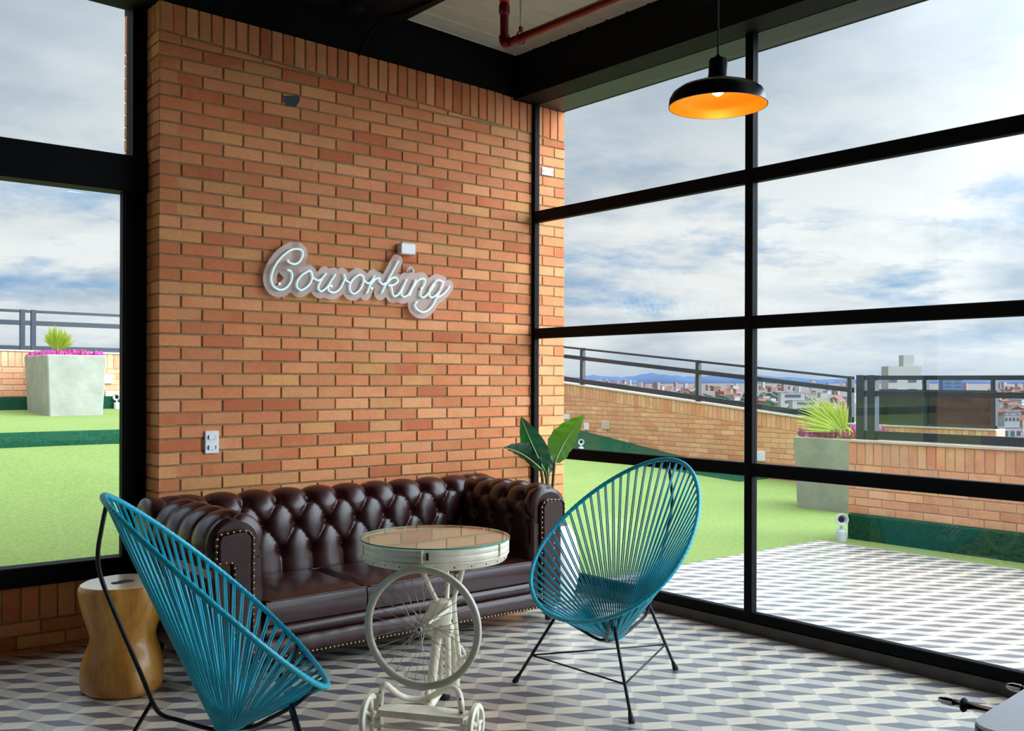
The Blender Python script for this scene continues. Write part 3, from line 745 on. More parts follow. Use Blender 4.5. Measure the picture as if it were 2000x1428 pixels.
def tree_mesh():
    m_ = MB(); m_.tube([(0, 0, -1), (0, 0, 5)], .5, 6)
    for i in range(9):
        a = i * 2.4; m_.sphere((2.4 * math.cos(a) * (i % 3) / 2, 2.4 * math.sin(a) * (i % 3) / 2, 6 + (i % 4)), random.uniform(2, 3), 8, 6)
    return m_.build('distant_tree', 'tree_far')
tr = tree_mesh()
for i in range(80):
    o = tr if i == 0 else tr.copy()
    if i: C.objects.link(o)
    px = random.choice([random.gauss(1330, 40), random.gauss(1400, 40), random.gauss(1300, 40), random.uniform(1484, 1600)]); d = random.uniform(1300, 2600)
    if not 1105 < px < 1660: px = 1380
    s = random.uniform(1.0, 1.9)
    for _ in range(60):
        if free(polar(px, d), 7.5 * s): break
        d = random.uniform(1200, 2900); px += random.uniform(-6, 6)
    o.location = polar(px, d); o.scale = (s * 1.5, s * 1.5, s)
    tag(o, 'dark green tree among the roofs of the distant city', 'tree', 'trees in the city')
# pale apartment block with a taller lift tower
d = 210.; s = d / FPX
b0 = polar(1765, d); ang = math.atan2(rt.y, rt.x)
bl = thing('apartment_block', 'cream apartment block with tall lift tower rising above the near railing', 'building', tuple(b0), ang)
topz = lambda py: CAMH + (745 - py) * s - GZ
def pb(x0, x1, y0, y1, m, nm, dep=12): m_ = MB(); m_.box(((x0 - 1765) * s, y0, 0), ((x1 - 1765) * s, y1, topz(dep))); return m_.build(nm, m, bl)
pb(1735, 1800, 0, 4, 'tower_wall', 'main_block', 716); pb(1768, 1789, 1, 3.5, 'tower_wall', 'lift_tower', 694); pb(1755, 1765, 1, 3, 'win_dark', 'roof_plant', 720)
for x0 in (1730, 1768):
    for z0 in (742, 760, 778):
        m_ = MB(); m_.box(((x0 + 6 - 1765) * s, -.1, topz(z0 + 5)), ((x0 + 22 - 1765) * s, .2, topz(z0))); m_.build('window', 'win_dark', bl)
def block(label, cat, x0, x1, ytop, ybase, d, m, rows, cols):
    s = d / FPX; o = thing('distant_building', label, cat, tuple(polar((x0 + x1) / 2, d)), ang); w_ = (x1 - x0) * s; h = (CAMH + (745 - ytop) * s) - GZ
    hb = (CAMH + (745 - ybase) * s) - GZ
    m_ = MB(); m_.box((-w_ / 2, 0, -2), (w_ / 2, w_ * .5, h)); m_.build('wall', m, o)
    m_ = MB(); m_.box((-w_ / 2 - .3, -.3, h), (w_ / 2 + .3, w_ * .5 + .3, h + h * .01 + .4)); m_.build('roof', 'roof_grey', o)
    for r in range(rows):
        for c_ in range(cols):
            zc_ = hb + (h - hb) * (r + .5) / rows; xc = -w_ / 2 + (c_ + .5) * w_ / cols; m_ = MB()
            m_.box((xc - w_ / cols * .33, -.15, zc_ - (h - hb) / rows * .25), (xc + w_ / cols * .33, .1, zc_ + (h - hb) / rows * .25)); m_.build('window', 'win_dark', o)
    return o
block('long low white building left of the planter palm', 'building', 1525, 1572, 769, 792, 1500, 'wall_b', 2, 1)
block('low white building with banded windows behind the sloping railing', 'building', 1548, 1600, 784, 806, 1200, 'wall_b', 2, 1)
block('blue-grey office slab on the skyline right of the cream block', 'building', 1842, 1880, 738, 760, 2400, 'block_blue', 3, 2)
block('white arched house among the red roofs at the right edge', 'building', 1962, 1992, 812, 826, 900, 'wall_b', 1, 4)
block('white villa low at the right edge beyond the railing', 'building', 1948, 1996, 836, 858, 760, 'wall_b', 1, 4)
# hills
def hill(label, px, w_, h, d):
    m_ = MB(); P = []; n = 40
    for i in range(n + 1):
        t = i / n * 2 - 1
        hh = h * max(0, 1 - t * t) ** 1.3 * (1 + .12 * math.sin(t * 9 + px) + .06 * math.sin(t * 23 + px))
        c_ = polar(px + t * w_, d); q = c_.copy(); q.z = GZ - 5
        q2 = c_.copy(); q2.z = CAMH + hh * d / FPX; q3 = polar(px + t * w_, d * 1.12); q3.z = GZ - 5
        P += [q, q2, q3]
    m_.grid(P, n + 1, 3); tag(m_.build('hill', 'hill', smooth=180), label, 'hill')
hill('low blue hill on the horizon just right of the brick pier', 1165, 80, 9, 12500)
hill('rounded blue hill on the horizon left of the mullion', 1278, 90, 13, 14500)
hill('long blue ridge on the horizon behind the mullion', 1440, 190, 11, 17000)
hill('faint blue ridge on the horizon above the near railing', 1830, 330, 6, 19800)
# ================================================================== SOFA
SX0, SX1, SYF, SYB = 1.572, 3.682, 3.93, 4.80
SB = .085; ST = .735
sofa = thing('chesterfield_sofa', 'dark oxblood leather chesterfield sofa with button tufted back and studded arms', 'sofa', ((SX0 + SX1) / 2, (SYF + SYB) / 2, 0))
so = sofa.location

def roll_profile(w_, ztop, rr, zlow, zbase, lean=0.0):
    """cross-section: list of (a, z, nx, nz); a=0 at the inner face, negative outwards"""
    cz = ztop - rr; P = []
    n = 14
    for i in range(n): t = i / n; P.append((-lean * t, zlow + (cz - zlow) * t))
    c0 = -lean - rr
    m_ = 30
    for i in range(m_ + 1):
        a = math.radians(0 + 232 * i / m_); P.append((c0 + rr * math.cos(a), cz + rr * math.sin(a)))
    xe, ze = P[-1]; xo = -w_ + .075
    for i in range(1, 5): t = i / 4; P.append((xe + (xo - xe) * t, ze - .03 * t))
    for i in range(1, 6): t = i / 5; P.append((xo, ze - .03 + (zbase - ze + .03) * t))
    return P
def resample(P, step):
    out = [P[0]]; acc = 0
    for a, b in zip(P[:-1], P[1:]):
        L = math.hypot(b[0] - a[0], b[1] - a[1]); t = 0
        while acc + (L - t) >= step:
            t += step - acc; acc = 0; out.append((a[0] + (b[0] - a[0]) * t / L, a[1] + (b[1] - a[1]) * t / L))
        acc += L - t
    out.append(P[-1]); return out
def tuft(s, t, s1, D, rows, hh, chan_lo=True, chan_hi=True):
    """height 0..1 of the cushion at arc coordinates (s along, t up the profile); rows: t of bottom & top button rows"""
    t0, t1 = rows; n = round((t1 - t0) / hh)
    if t >= t1: v = abs(math.sin(pi * (s - s1) / D)) ** .48
    elif t <= t0: v = abs(math.sin(pi * ((s - s1) / D - (n % 2) * .5))) ** .48
    else:
        q = (t - t1) / (2 * hh); a = (s - s1) / D + q; b = (s - s1) / D - q
        v = (abs(math.sin(pi * a)) * abs(math.sin(pi * b))) ** .24
    pit = 0
    for k in range(n + 1):
        tk = t1 - k * hh; ph = (k % 2) * .5
        ds = ((s - s1) / D - ph); ds = (ds - round(ds)) * D; r = math.hypot(ds, t - tk)
        pit = max(pit, math.exp(-(r / .026) ** 2))
    return v, pit
def tufted(name, prof, s0, s1_, ds, W, sph, D, rows, hh, amp, ends, zonetop):
    """sweep prof along s with tufting displacement; W(a, z, s) -> point; ends: rounding radius at s0 / s1"""
    P2 = resample(prof, .0085); n = len(P2); tt = [0]
    for a, b in zip(P2[:-1], P2[1:]): tt.append(tt[-1] + math.hypot(b[0] - a[0], b[1] - a[1]))
    N = []
    for i in range(n):
        a = P2[max(0, i - 1)]; b = P2[min(n - 1, i + 1)]; d = math.hypot(b[0] - a[0], b[1] - a[1]); N.append(((b[1] - a[1]) / d, -(b[0] - a[0]) / d))
    ns = max(2, int(round((s1_ - s0) / ds))); V = []
    for k in range(ns + 1):
        s = s0 + (s1_ - s0) * k / ns
        e0 = (s - s0) / ends[0] if ends[0] else 9; e1 = (s1_ - s) / ends[1] if ends[1] else 9
        fe = 0
        for e in (e0, e1):
            if e < 1: fe = max(fe, 1 - math.sqrt(max(0, 1 - (1 - e) ** 2)))
        rad = fe * (ends[0] or ends[1]); damp = min(1, min(e0, e1) * 1.2) if (ends[0] or ends[1]) else 1
        for i in range(n):
            t = tt[i]; v, pit = tuft(s, t, sph, D, rows, hh)
            z0, z1 = zonetop
            m_ = sst(z0 - .03, z0 + .03, t) * (1 - sst(z1 - .10, z1, t)) * damp
            h = amp * (v - .75) * m_ - pit * .024 * m_ - rad
            V.append(W(P2[i][0] + N[i][0] * h, P2[i][1] + N[i][1] * h, s))
    mb_ = MB(); mb_.grid(V, ns + 1, n)
    # close the ends
    for row in (0, ns):
        b_ = row * n; idx = list(range(b_, b_ + n)); mb_.f.append(tuple(idx if row else idx[::-1])); mb_.m.append(0); mb_.t.append((0, 0, 0))
    o_ = mb_.build(name, 'leather', sofa, so, smooth=70)
    pts = []
    nr = round((rows[1] - rows[0]) / hh)
    for k in range(nr + 1):
        tk = rows[1] - k * hh; ph = (k % 2) * .5; j0 = int(math.floor((s0 - sph) / D)) - 1
        for j in range(j0, j0 + 40):
            s = sph + (j + ph) * D
            if s < s0 + .06 or s > s1_ - .06: continue
            i = min(range(n), key=lambda q: abs(tt[q] - tk)); h = -.024 - amp * .75
            pts.append((W(P2[i][0] + N[i][0] * h, P2[i][1] + N[i][1] * h, s), W(P2[i][0] + N[i][0] * (h + .01), P2[i][1] + N[i][1] * (h + .01), s)))
    for p, q in pts:
        m2 = MB(); ax = Vector(q) - Vector(p); m2.lathe([(0, -.004), (.010, -.002), (.012, .003), (.008, .008), (0, .0095)], c=p, axis=ax, seg=10); m2.build('button', 'leather', sofa, so, smooth=180)
    return o_
# back
pb_ = roll_profile(.30, ST, .115, .20, SB, lean=.05)
tufted('backrest', pb_, SX0 + .02, SX1 - .02, .0085, lambda a, z_, s: (s, SYB - .30 - a + .0, z_), 2.07, .1775, (.245, .505), .13, .031, (.03, .03), (.10, .90))
# arms (left: inner face towards +x)
pa = roll_profile(.31, ST, .135, .20, SB, lean=.0)
tufted('armrest', pa, SYF + .012, SYB - .06, .0085, lambda a, z_, s: (SX0 + .305 + a, s, z_), 4.12, .155, (.36, .62), .13, .028, (.035, .02), (.22, .98))
tufted('armrest', pa, SYF + .012, SYB - .06, .0085, lambda a, z_, s: (SX1 - .305 - a, s, z_), 4.12, .155, (.36, .62), .13, .028, (.035, .02), (.22, .98))
# front scroll facings, piping and nails
nails = []
for side in (-1, 1):
    X = (lambda a: SX0 + .305 + a) if side < 0 else (lambda a: SX1 - .305 - a)
    cz = ST - .135
    out = [(-.065, SB), (-.065, cz + .03), (-.085, cz + .055), (-.115, cz + .062), (-.215, cz + .052), (-.228, cz + .03), (-.228, cz - .05), (-.215, cz - .068), (-.165, cz - .066), (-.150, cz - .09), (-.150, SB)]
    m_ = MB(); P = [(X(a), SYF + .004, z_) for a, z_ in out]; Q = [(X(a), SYF + .05, z_) for a, z_ in out]
    bulge = [(X(a * .8 - .028), SYF - .012, z_ * .97 + .012) for a, z_ in out]
    nn_ = len(out); V = P + Q + bulge; F = [tuple(range(2 * nn_, 3 * nn_))]
    for i in range(nn_): j = (i + 1) % nn_; F += [(i, j, nn_ + j, nn_ + i), (2 * nn_ + i, 2 * nn_ + j, j, i)]
    m_.add(V, F); m_.build('arm_facing', 'leather2', sofa, so, smooth=50)
    # full front skin of the arm under the roll
    m_ = MB(); m_.box((min(X(-.012), X(-.225)), SYF + .008, SB), (max(X(-.012), X(-.225)), SYF + .06, cz - .05), 0, .012); m_.build('arm_front', 'leather', sofa, so)
    m_ = MB(); m_.tube([Vector((X(a), SYF - .001, z_)) for a, z_ in out], .005, 6); m_.build('piping', 'leather', sofa, so, smooth=180)
    path = [Vector((X(a), SYF - .008, z_)) for a, z_ in out]
    acc = 0; step = .027
    for a, b in zip(path[:-1], path[1:]):
        L = (b - a).length; t = step - acc
        while t <= L: nails.append(a + (b - a) * (t / L)); t += step
        acc = (acc + L) % step
# seat rail, base
m_ = MB(); xi0, xi1 = SX0 + .30, SX1 - .30
P = []
prof = [(SYF + .30, .175), (SYF + .03, .175), (SYF + .008, .180), (SYF - .004, .198), (SYF - .004, .212), (SYF + .008, .230), (SYF + .03, .236), (SYF + .30, .236)]
m_.grid([(x, y_, z_) for x in (xi0, xi1) for y_, z_ in prof], 2, len(prof)); m_.build('seat_rail', 'leather', sofa, so, smooth=60)
m_ = MB(); prof = [(SYF + .30, .178), (SYF + .02, .178), (SYF + .004, .170), (SYF - .006, .150), (SYF - .006, .115), (SYF + .006, .088), (SYF + .03, .082), (SYF + .30, .082)]
N_ = 60; V = []
for i in range(N_ + 1):
    x = SX0 + .22 + (SX1 - SX0 - .44) * i / N_
    for y_, z_ in prof: V.append((x, y_ + .0015 * math.sin(i * 1.7) * (1 if y_ < SYF + .1 else 0), z_))
m_.grid(V, N_ + 1, len(prof)); m_.build('base_apron', 'leather2', sofa, so, smooth=60)
x = SX0 + .07
while x < SX1 - .05: nails.append(Vector((x, SYF - .004 if SX0 + .22 < x < SX1 - .22 else SYF + .004, .096))); x += .0215
m_ = MB(); m_.box((SX0 + .08, SYF + .03, SB), (SX1 - .08, SYB - .05, .20)); m_.build('seat_deck', 'leather2', sofa, so)
m_ = MB(); m_.box((SX0 + .07, SYB - .10, SB), (SX1 - .07, SYB - .02, .60), 0, .01); m_.build('back_panel', 'leather', sofa, so)
nmesh = None
order = sorted(nails, key=lambda p: (p.x - 1.0) ** 2 * .3 + (.9 - p.z) ** 2)
stuffn = MB()
for i, p in enumerate(order):
    if i < 100:
        if nmesh is None:
            q = MB(); q.lathe([(.0055, 0), (.005, .003), (.003, .0048), (0, .0056)], axis=(0, -1, 0), seg=8); nmesh = q.build('nail', 'brass', sofa, smooth=180); o_ = nmesh
        else: o_ = nmesh.copy(); C.objects.link(o_)
        o_.location = p - so
    else: stuffn.lathe([(.0055, 0), (.005, .003), (.003, .0048), (0, .0056)], c=p, axis=(0, -1, 0), seg=8)
tag(stuffn.build('nail_row', 'brass', sofa, so, smooth=180), kind='stuff')
# cushions
cw = (xi1 - xi0) / 3
for i in range(3):
    a, b = xi0 + i * cw + .003, xi0 + (i + 1) * cw - .003; y0, y1 = SYF + .004, SYB - .33; zb, zt = .237, .352
    nu, nv = 26, 22; V = []
    def edge(u, r): d = min(u, 1 - u); return 1 - max(0, 1 - d / r) ** 2.4 if d < r else 1
    top = []; m_ = MB()
    for iu in range(nu + 1):
        for iv in range(nv + 1):
            u, v = iu / nu, iv / nv; e = edge(u, .10) * edge(v, .10)
            z_ = zt - .012 * (1 - e) + .014 * math.sin(pi * u) * math.sin(pi * v) + .0015 * math.sin(u * 17 + i) * math.sin(v * 13)
            V.append((a + (b - a) * u, y0 + (y1 - y0) * v, z_))
    m_.grid(V, nu + 1, nv + 1)
    rim = [V[iu * (nv + 1)] for iu in range(nu + 1)] + [V[nu * (nv + 1) + iv] for iv in range(1, nv + 1)] + [V[iu * (nv + 1) + nv] for iu in range(nu - 1, -1, -1)] + [V[iv] for iv in range(nv - 1, 0, -1)]
    nr = len(rim); rings = [rim]
    cxm, cym = (a + b) / 2, (y0 + y1) / 2
    for t, bul in ((.25, .007), (.6, .008), (1, 0)):
        rings.append([(p[0] + bul * (1 if p[0] > cxm else -1) * 0, p[1] - (bul if p[1] < y0 + .01 else 0), p[2] + (zb - p[2]) * t) for p in rim])
    m_.grid([p for r_ in rings for p in r_], 4, nr, cv=True)
    o_ = m_.build('seat_cushion', 'leather', sofa, so, smooth=45)
    m_ = MB(); m_.tube([Vector(p) + Vector((0, -.002, .002)) for p in rim], .0045, 6, closed=True); m_.build('cushion_piping', 'leather', o_, (0, 0, 0) if False else so, smooth=180)
for x_, y_ in ((SX0 + .13, SYF + .06), (SX1 - .13, SYF + .06), (SX0 + .13, SYB - .08), (SX1 - .13, SYB - .08)):
    m_ = MB(); m_.lathe([(0, 0), (.018, 0), (.022, .012), (.020, .022), (.033, .038), (.036, .055), (.028, .068), (.040, .076), (.040, .09), (0, .09)], c=(x_, y_, 0), seg=20); m_.build('leg', 'darkwood', sofa, so, smooth=50)

# ================================================================== ACAPULCO CHAIRS
def acapulco(label):
    root = thing('string_lounge_chair', label, 'chair', group=None)
    ff, fb, zf, zb, W_, k_, sag, lift = .251, -.414, .336, .947, .371, .203, -.007, .004
    def rimp(ph):
        u = math.cos(ph); t = (1 - u) / 2
        return Vector((ff + (fb - ff) * t, W_ * math.sin(ph) * (1 + k_ * u), zf + (zb - zf) * t - sag * 4 * t * (1 - t) + lift * math.sin(ph) ** 2))
    n = 480; m_ = MB(); m_.tube([rimp(2 * pi * i / n) for i in range(n)], [.0092 + .0005 * (1 if i % 4 < 2 else -1) for i in range(n)], 10, closed=True); m_.build('rim', 'cord', root, smooth=180)
    # hub ring and cords
    hub = Vector((-.045, 0, .222))
    NC = 62
    m_ = MB(); m_.tube([hub + Vector((.045 * math.cos(a), .036 * math.sin(a), -.004)) for a in [2 * pi * i / 24 for i in range(24)]], .006, 8, closed=True); m_.build('hub_ring', 'cord', root, smooth=180)
    # equal spacing by arc length
    S = [rimp(2 * pi * i / 600) for i in range(601)]; acc = [0]
    for a, b in zip(S[:-1], S[1:]): acc.append(acc[-1] + (b - a).length)
    def ang_at(s):
        s %= acc[-1]
        i = int(np.searchsorted(acc, s)) - 1; i = max(0, min(599, i)); return 2 * pi * (i + (s - acc[i]) / (acc[i + 1] - acc[i])) / 600
    for i in range(NC):
        s = acc[-1] * i / NC
        m_ = MB()
        a1 = ang_at(s - .0040); a2 = ang_at(s + .0040); am = ang_at(s)
        for j, aa in enumerate((a1, a2)):
            p = rimp(aa); hb = math.atan2(p.y - hub.y, p.x - hub.x) + (.10 if j else -.10)
            q = hub + Vector((.045 * math.cos(hb), .036 * math.sin(hb), -.004)); ax = (p - q); L = ax.length
            sagd = -.018 * L
            pts = [q + ax * t + Vector((0, 0, sagd * 4 * t * (1 - t) * .5)) for t in (0, .25, .5, .75, 1)]
            m_.tube(pts, .0031, 6)
        m_.build('cord', 'cord', root, smooth=180)
    # steel frame
    R_ = .0068
    spine = smoothpath([(-.402, 0, .935), (-.418, 0, .85), (-.428, 0, .77), (-.415, 0, .69), (-.36, 0, .54), (-.305, 0, .40), (-.272, 0, .312), (-.245, 0, .272), (-.19, 0, .248), (-.10, 0, .212), (-.045, 0, .207)], 6)
    m_ = MB(); m_.tube(spine, R_, 10); m_.build('rear_spine', 'blackrod', root, smooth=180)
    for sgn in (-1, 1):
        az = .80
        dr = Vector((math.cos(az), sgn * math.sin(az), 0))
        pts = [Vector((-.045, 0, .207)) + Vector((0, 0, 0)), dr * .03 + Vector((0, 0, .213)), dr * .10 + Vector((0, 0, .250)), dr * .19 + Vector((0, 0, .302)), dr * .245 + Vector((0, 0, .345)), rimp(sgn * .62) + Vector((0, 0, -.004))]
        m_ = MB(); m_.tube(smoothpath(pts, 6), R_, 10); m_.build('front_rod', 'blackrod', root, smooth=180)
    feet = [Vector((.215, .335, 0)), Vector((.215, -.335, 0)), Vector((-.458, 0, 0))]
    tops = [Vector((.125, .160, .318)), Vector((.125, -.160, .318)), Vector((-.275, 0, .315))]
    mids = []
    for f, t in zip(feet, tops):
        L = t - f; m_ = MB(); m_.tube([f + L * .03, t], R_, 10); lg = m_.build('leg', 'blackrod', root, smooth=180)
        m_ = MB(); m_.lathe([(0, 0), (.0125, 0), (.0130, .012), (.009, .03), (.0085, .04), (0, .04)], c=f, axis=L, seg=14); m_.build('rubber_foot', 'rubber', lg, smooth=50)
        mids.append(f + L * (.125 / L.z))
    for i, j in ((0, 1), (1, 2), (2, 0)):
        m_ = MB(); m_.tube([mids[i], mids[j]], .0038, 8); m_.build('stretcher', 'blackrod', root, smooth=180)
    return root
ch = acapulco('turquoise string chair on the right, between the sofa arm and the glass wall')
c2 = copy_tree(ch)
ch.location = (2.927, 2.925, 0); ch.rotation_euler = (0, 0, 3.176)
c2.location = (1.319, 2.914, 0); c2.rotation_euler = (0, 0, -.357)
tag(c2, 'turquoise string chair on the left, in front of the wooden stump')
for o_ in (ch, c2): o_['group'] = 'turquoise string lounge chairs'

# ================================================================== STUMP STOOL
st = thing('wooden_stump_stool', 'honey coloured carved tree stump stool beneath the left window', 'stool', (1.372, 4.225, 0))
def stf(a, h):
    return 1 + .035 * math.sin(2 * a + 1 + h * 4) + .03 * math.sin(3 * a + 2.1 - h * 5) + .015 * math.sin(7 * a + h * 9)
prof = [(0, 0), (.150, 0), (.163, .006), (.170, .03), (.170, .08), (.164, .12), (.150, .16), (.136, .20), (.131, .225), (.136, .255), (.150, .30), (.162, .345), (.170, .39), (.174, .42), (.172, .438), (.166, .446)]
m_ = MB(); m_.lathe(prof, seg=72, fn=stf); m_.build('trunk', 'stump', st, smooth=60)
def topdisc(z, r, th, m, nm, fn=stf, c=(0, 0)):
    q = MB(); V = [(c[0], c[1], z + th)]; n = 72
    e1 = Vector((0, 0, 1)).orthogonal().normalized(); e2 = Vector((0, 0, 1)).cross(e1)
    for i in range(n):
        a = 2 * pi * i / n; rr = r * fn(a, .446); d = e1 * math.cos(a) + e2 * math.sin(a); V.append((c[0] + d.x * rr, c[1] + d.y * rr, z + th))
    for i in range(n): V.append((V[1 + i][0], V[1 + i][1], z))
    F = [(0, 1 + i, 1 + (i + 1) % n) for i in range(n)] + [(1 + i, 1 + n + i, 1 + n + (i + 1) % n, 1 + (i + 1) % n) for i in range(n)]
    q.add(V, F); return q.build(nm, m, st)
topdisc(.444, .1655, .004, 'stumptop', 'cut_top')
topdisc(.4478, .040, .001, 'dark', 'knot_hole', fn=lambda a, h: 1 + .28 * math.cos(2 * a + .9) + .10 * math.sin(3 * a) + .05 * math.sin(7 * a), c=(-.005, -.005))

# ================================================================== BICYCLE-PART TABLE
TB = Vector((2.165, 3.085, 0)); tb = thing('bicycle_part_table', 'white round glass topped side table made from bicycle parts, in front of the sofa', 'table', tuple(TB))
TR = .283
def pl_(px, py, d): return at(px, py, d)
TD = (TB.x * fw.x + TB.y * fw.y)            # depth of the table axis
zt = .699
m_ = MB(); m_.lathe([(TR - .016, -.003), (TR - .002, -.003), (TR, .001), (TR, .018), (TR - .002, .020), (TR, .022), (TR, .038), (TR - .003, .041), (TR - .006, .038), (TR - .008, .004), (TR - .016, .0)], c=(TB.x, TB.y, zt - .046), seg=96); m_.build('upper_hoop', 'white', tb, TB, smooth=50)
m_ = MB(); m_.lathe([(TR - .03, -.002), (TR - .014, 0), (TR - .008, .006), (TR - .006, .018), (TR - .002, .022), (TR, .026), (TR - .003, .030), (TR - .02, .031)], c=(TB.x, TB.y, zt - .080), seg=96); hp = m_.build('lower_hoop', 'white', tb, TB, smooth=50)
for i in range(26):
    a = 2 * pi * i / 26; q = MB(); q.sphere((TB.x + (TR - .008) * math.cos(a), TB.y + (TR - .008) * math.sin(a), zt - .067), .0032, 8, 6); q.build('rim_hole', 'dark', hp, TB)
for a in (-2.35, -1.2, .2, 1.4, 2.9):
    q = MB(); q.lathe([(0, 0), (.004, 0), (.004, .048), (0, .050)], c=(TB.x + (TR + .002) * math.cos(a), TB.y + (TR + .002) * math.sin(a), zt - .049), seg=8); q.build('clamp_pin', 'white', tb, TB)
a = -2.28; q = MB(); q.box((-.004, -.004, -.012), (.004, .004, .014)); o_ = q.build('keyhole', 'dark', tb); o_.location = ((TR + .0) * math.cos(a), (TR + .0) * math.sin(a), zt - .026); o_.rotation_euler = (0, 0, a)
# glass disc with green edge, boards beneath
def gl_mat():
    m = glass_mat('table_glass', (.94, .98, .96), .8, 1.5); return m
MT['tglass'] = gl_mat(); MT['gedge'] = mat('green_glass_edge', (60, 160, 140), .1)
m_ = MB(); m_.lathe([(0, .0), (TR + .002, .0), (TR + .002, .006), (0, .006)], c=(TB.x, TB.y, zt - .002), seg=96); gd = m_.build('glass_top', 'tglass', tb, TB)
m_ = MB(); m_.lathe([(TR + .0021, .0), (TR + .0026, .0), (TR + .0026, .006), (TR + .0021, .006)], c=(TB.x, TB.y, zt - .002), seg=96); m_.build('glass_edge', 'gedge', gd, (TB.x, TB.y, 0))
m_ = MB(); m_.lathe([(0, 0), (TR - .012, 0), (TR - .012, .012), (0, .012)], c=(TB.x, TB.y, zt - .018), seg=64); MT['board'] = mat('pale_board', (236, 220, 196), .5, var=.06, vscale=6); m_.build('under_board', 'board', tb, TB)
# the wheel, facing the viewer a little left
wc = at(825, 1226, TD - .30); wn = (Vector((-.70, -.71, 0)) + rt * -.18).normalized()
WR = .2135
wh = MB(); wh.lathe([(WR - .018, -.010), (WR - .002, -.012), (WR + .002, -.009), (WR - .002, 0), (WR + .002, .009), (WR - .002, .012), (WR - .018, .010), (WR - .022, .004), (WR - .022, -.004), (WR - .018, -.010)], c=wc, axis=wn, seg=96)
wheel = wh.build('wheel', 'ivory', tb, TB, smooth=50)
q = MB(); q.lathe([(0, -.035), (.006, -.035), (.006, -.022), (.019, -.022), (.020, -.018), (.008, -.014), (.008, .014), (.020, .018), (.019, .022), (.009, .024), (.009, .032), (.005, .034), (0, .032)], c=wc, axis=wn, seg=24); q.build('wheel_hub', 'ivory', wheel, TB, smooth=40)
q = MB(); q.tube([wc - wn * .03, wc - wn * .30], .007, 10); q.build('axle', 'white', wheel, TB, smooth=180)
q = MB(); q.lathe([(0, 0), (.005, 0), (.0045, .0355), (0, .0355)], c=wc, axis=wn, seg=12); q.build('axle_end', 'dark', wheel, TB)
e1 = wn.orthogonal().normalized(); e1 = up.cross(wn).normalized(); e2 = wn.cross(e1)
for i in range(32):
    a = 2 * pi * i / 32 + .05; fl = 1 if i % 2 else -1; b = a + (.95 if (i // 2) % 2 else -.95)
    p = wc + (e1 * math.cos(b) + e2 * math.sin(b)) * .018 + wn * (.020 * fl); r_ = wc + (e1 * math.cos(a) + e2 * math.sin(a)) * (WR - .020)
    q = MB(); q.tube([p, r_], .0013, 5); q.build('spoke', 'spoke', wheel, TB, smooth=180)
# stays from the hoop down to the bracket (pixel, depth) -> points in space
def tp(px, py, dd=0.): return at(px, py, TD + dd)
def ttube(name, pts, r, seg=12, m='white', parent=tb, sm=6):
    q = MB(); q.tube(smoothpath([tp(*p) for p in pts], sm) if sm else [tp(*p) for p in pts], r, seg); return q.build(name, m, parent, TB, smooth=180)
ttube('stay', [(822, 1104, 0), (830, 1125, 0), (842, 1152, 0), (853, 1175, 0), (856, 1192, 0)], .0095)
ttube('stay', [(905, 1102, .02), (902, 1118, .02), (896, 1142, .02), (889, 1160, .02), (887, 1185, .02), (890, 1220, .02), (894, 1260, .02), (898, 1288, .02)], .0095)
ttube('stay', [(872, 1104, .12), (874, 1140, .08), (872, 1180, .03)], .009)
q = MB(); # dropout bracket at the foot of the stay
q.box((-.016, -.006, -.03), (.016, .006, .03), 0, .004); o_ = q.build('dropout', 'white', tb); o_.location = tp(899, 1296, .02) - TB; o_.rotation_euler = (0, .3, AZ - pi / 2)
# lumpy central bracket
def blob(name, rows, m='white', sec=12, sx=1., parent=tb):
    q = MB(); P = []
    for (px, py, w_, dep, dd) in rows:
        c_ = tp(px, py, dd)
        for k in range(sec):
            a = 2 * pi * k / sec; ca, sa = math.cos(a), math.sin(a); sg = lambda v: math.copysign(abs(v) ** .55, v)
            P.append(c_ + rt * (w_ * sg(ca)) - fw * (dep * sg(sa)))
    q.grid(P, len(rows), sec, cv=True); q.add(P[:sec], [tuple(range(sec))]); q.add(P[-sec:], [tuple(range(sec))[::-1]]); return q.build(name, m, parent, TB, smooth=35)
blob('center_bracket', [(862, 1171, .030, .028, 0), (862, 1175, .040, .036, 0), (860, 1190, .046, .040, 0), (856, 1206, .054, .042, 0), (850, 1220, .058, .042, 0), (850, 1230, .056, .040, 0), (856, 1240, .040, .030, 0)])
blob('fork_crown', [(872, 1218, .024, .026, -.02), (870, 1228, .034, .030, -.02), (866, 1238, .036, .030, -.02), (862, 1244, .024, .024, -.02)])
# twin posts
ttube('post', [(856, 1236, -.02), (850, 1275, -.02), (843, 1335, -.02), (841, 1352, -.02)], .0185, 14)
ttube('post', [(874, 1232, .0), (875, 1280, .0), (876, 1330, .0)], .012, 12)
ttube('post', [(861, 1240, .06), (860, 1290, .06), (863, 1330, .06)], .010, 12)
ttube('post', [(884, 1240, .05), (888, 1290, .07), (889, 1340, .09)], .019, 14)
ttube('stem', [(837, 1345, -.03), (835, 1362, -.04), (834, 1388, -.05)], .0125, 12)
blob('rear_foot', [(887, 1330, .020, .020, .10), (884, 1345, .022, .022, .14), (878, 1352, .020, .030, .17)])
q = MB(); rf = onZ(868, 1365, 0); q.lathe([(0, 0), (.022, 0), (.024, .012), (.016, .03), (0, .032)], c=(rf.x, rf.y, 0), seg=16); q.build('rubber_foot', 'rubber', tb, TB, smooth=50)
ttube('chain_stay', [(893, 1275, .02), (898, 1262, .03), (908, 1278, .03), (904, 1288, .03)], .006, 8)
ttube('pedal_stub', [(922, 1270, -.05), (912, 1282, -.02), (897, 1288, .02)], .006, 8)
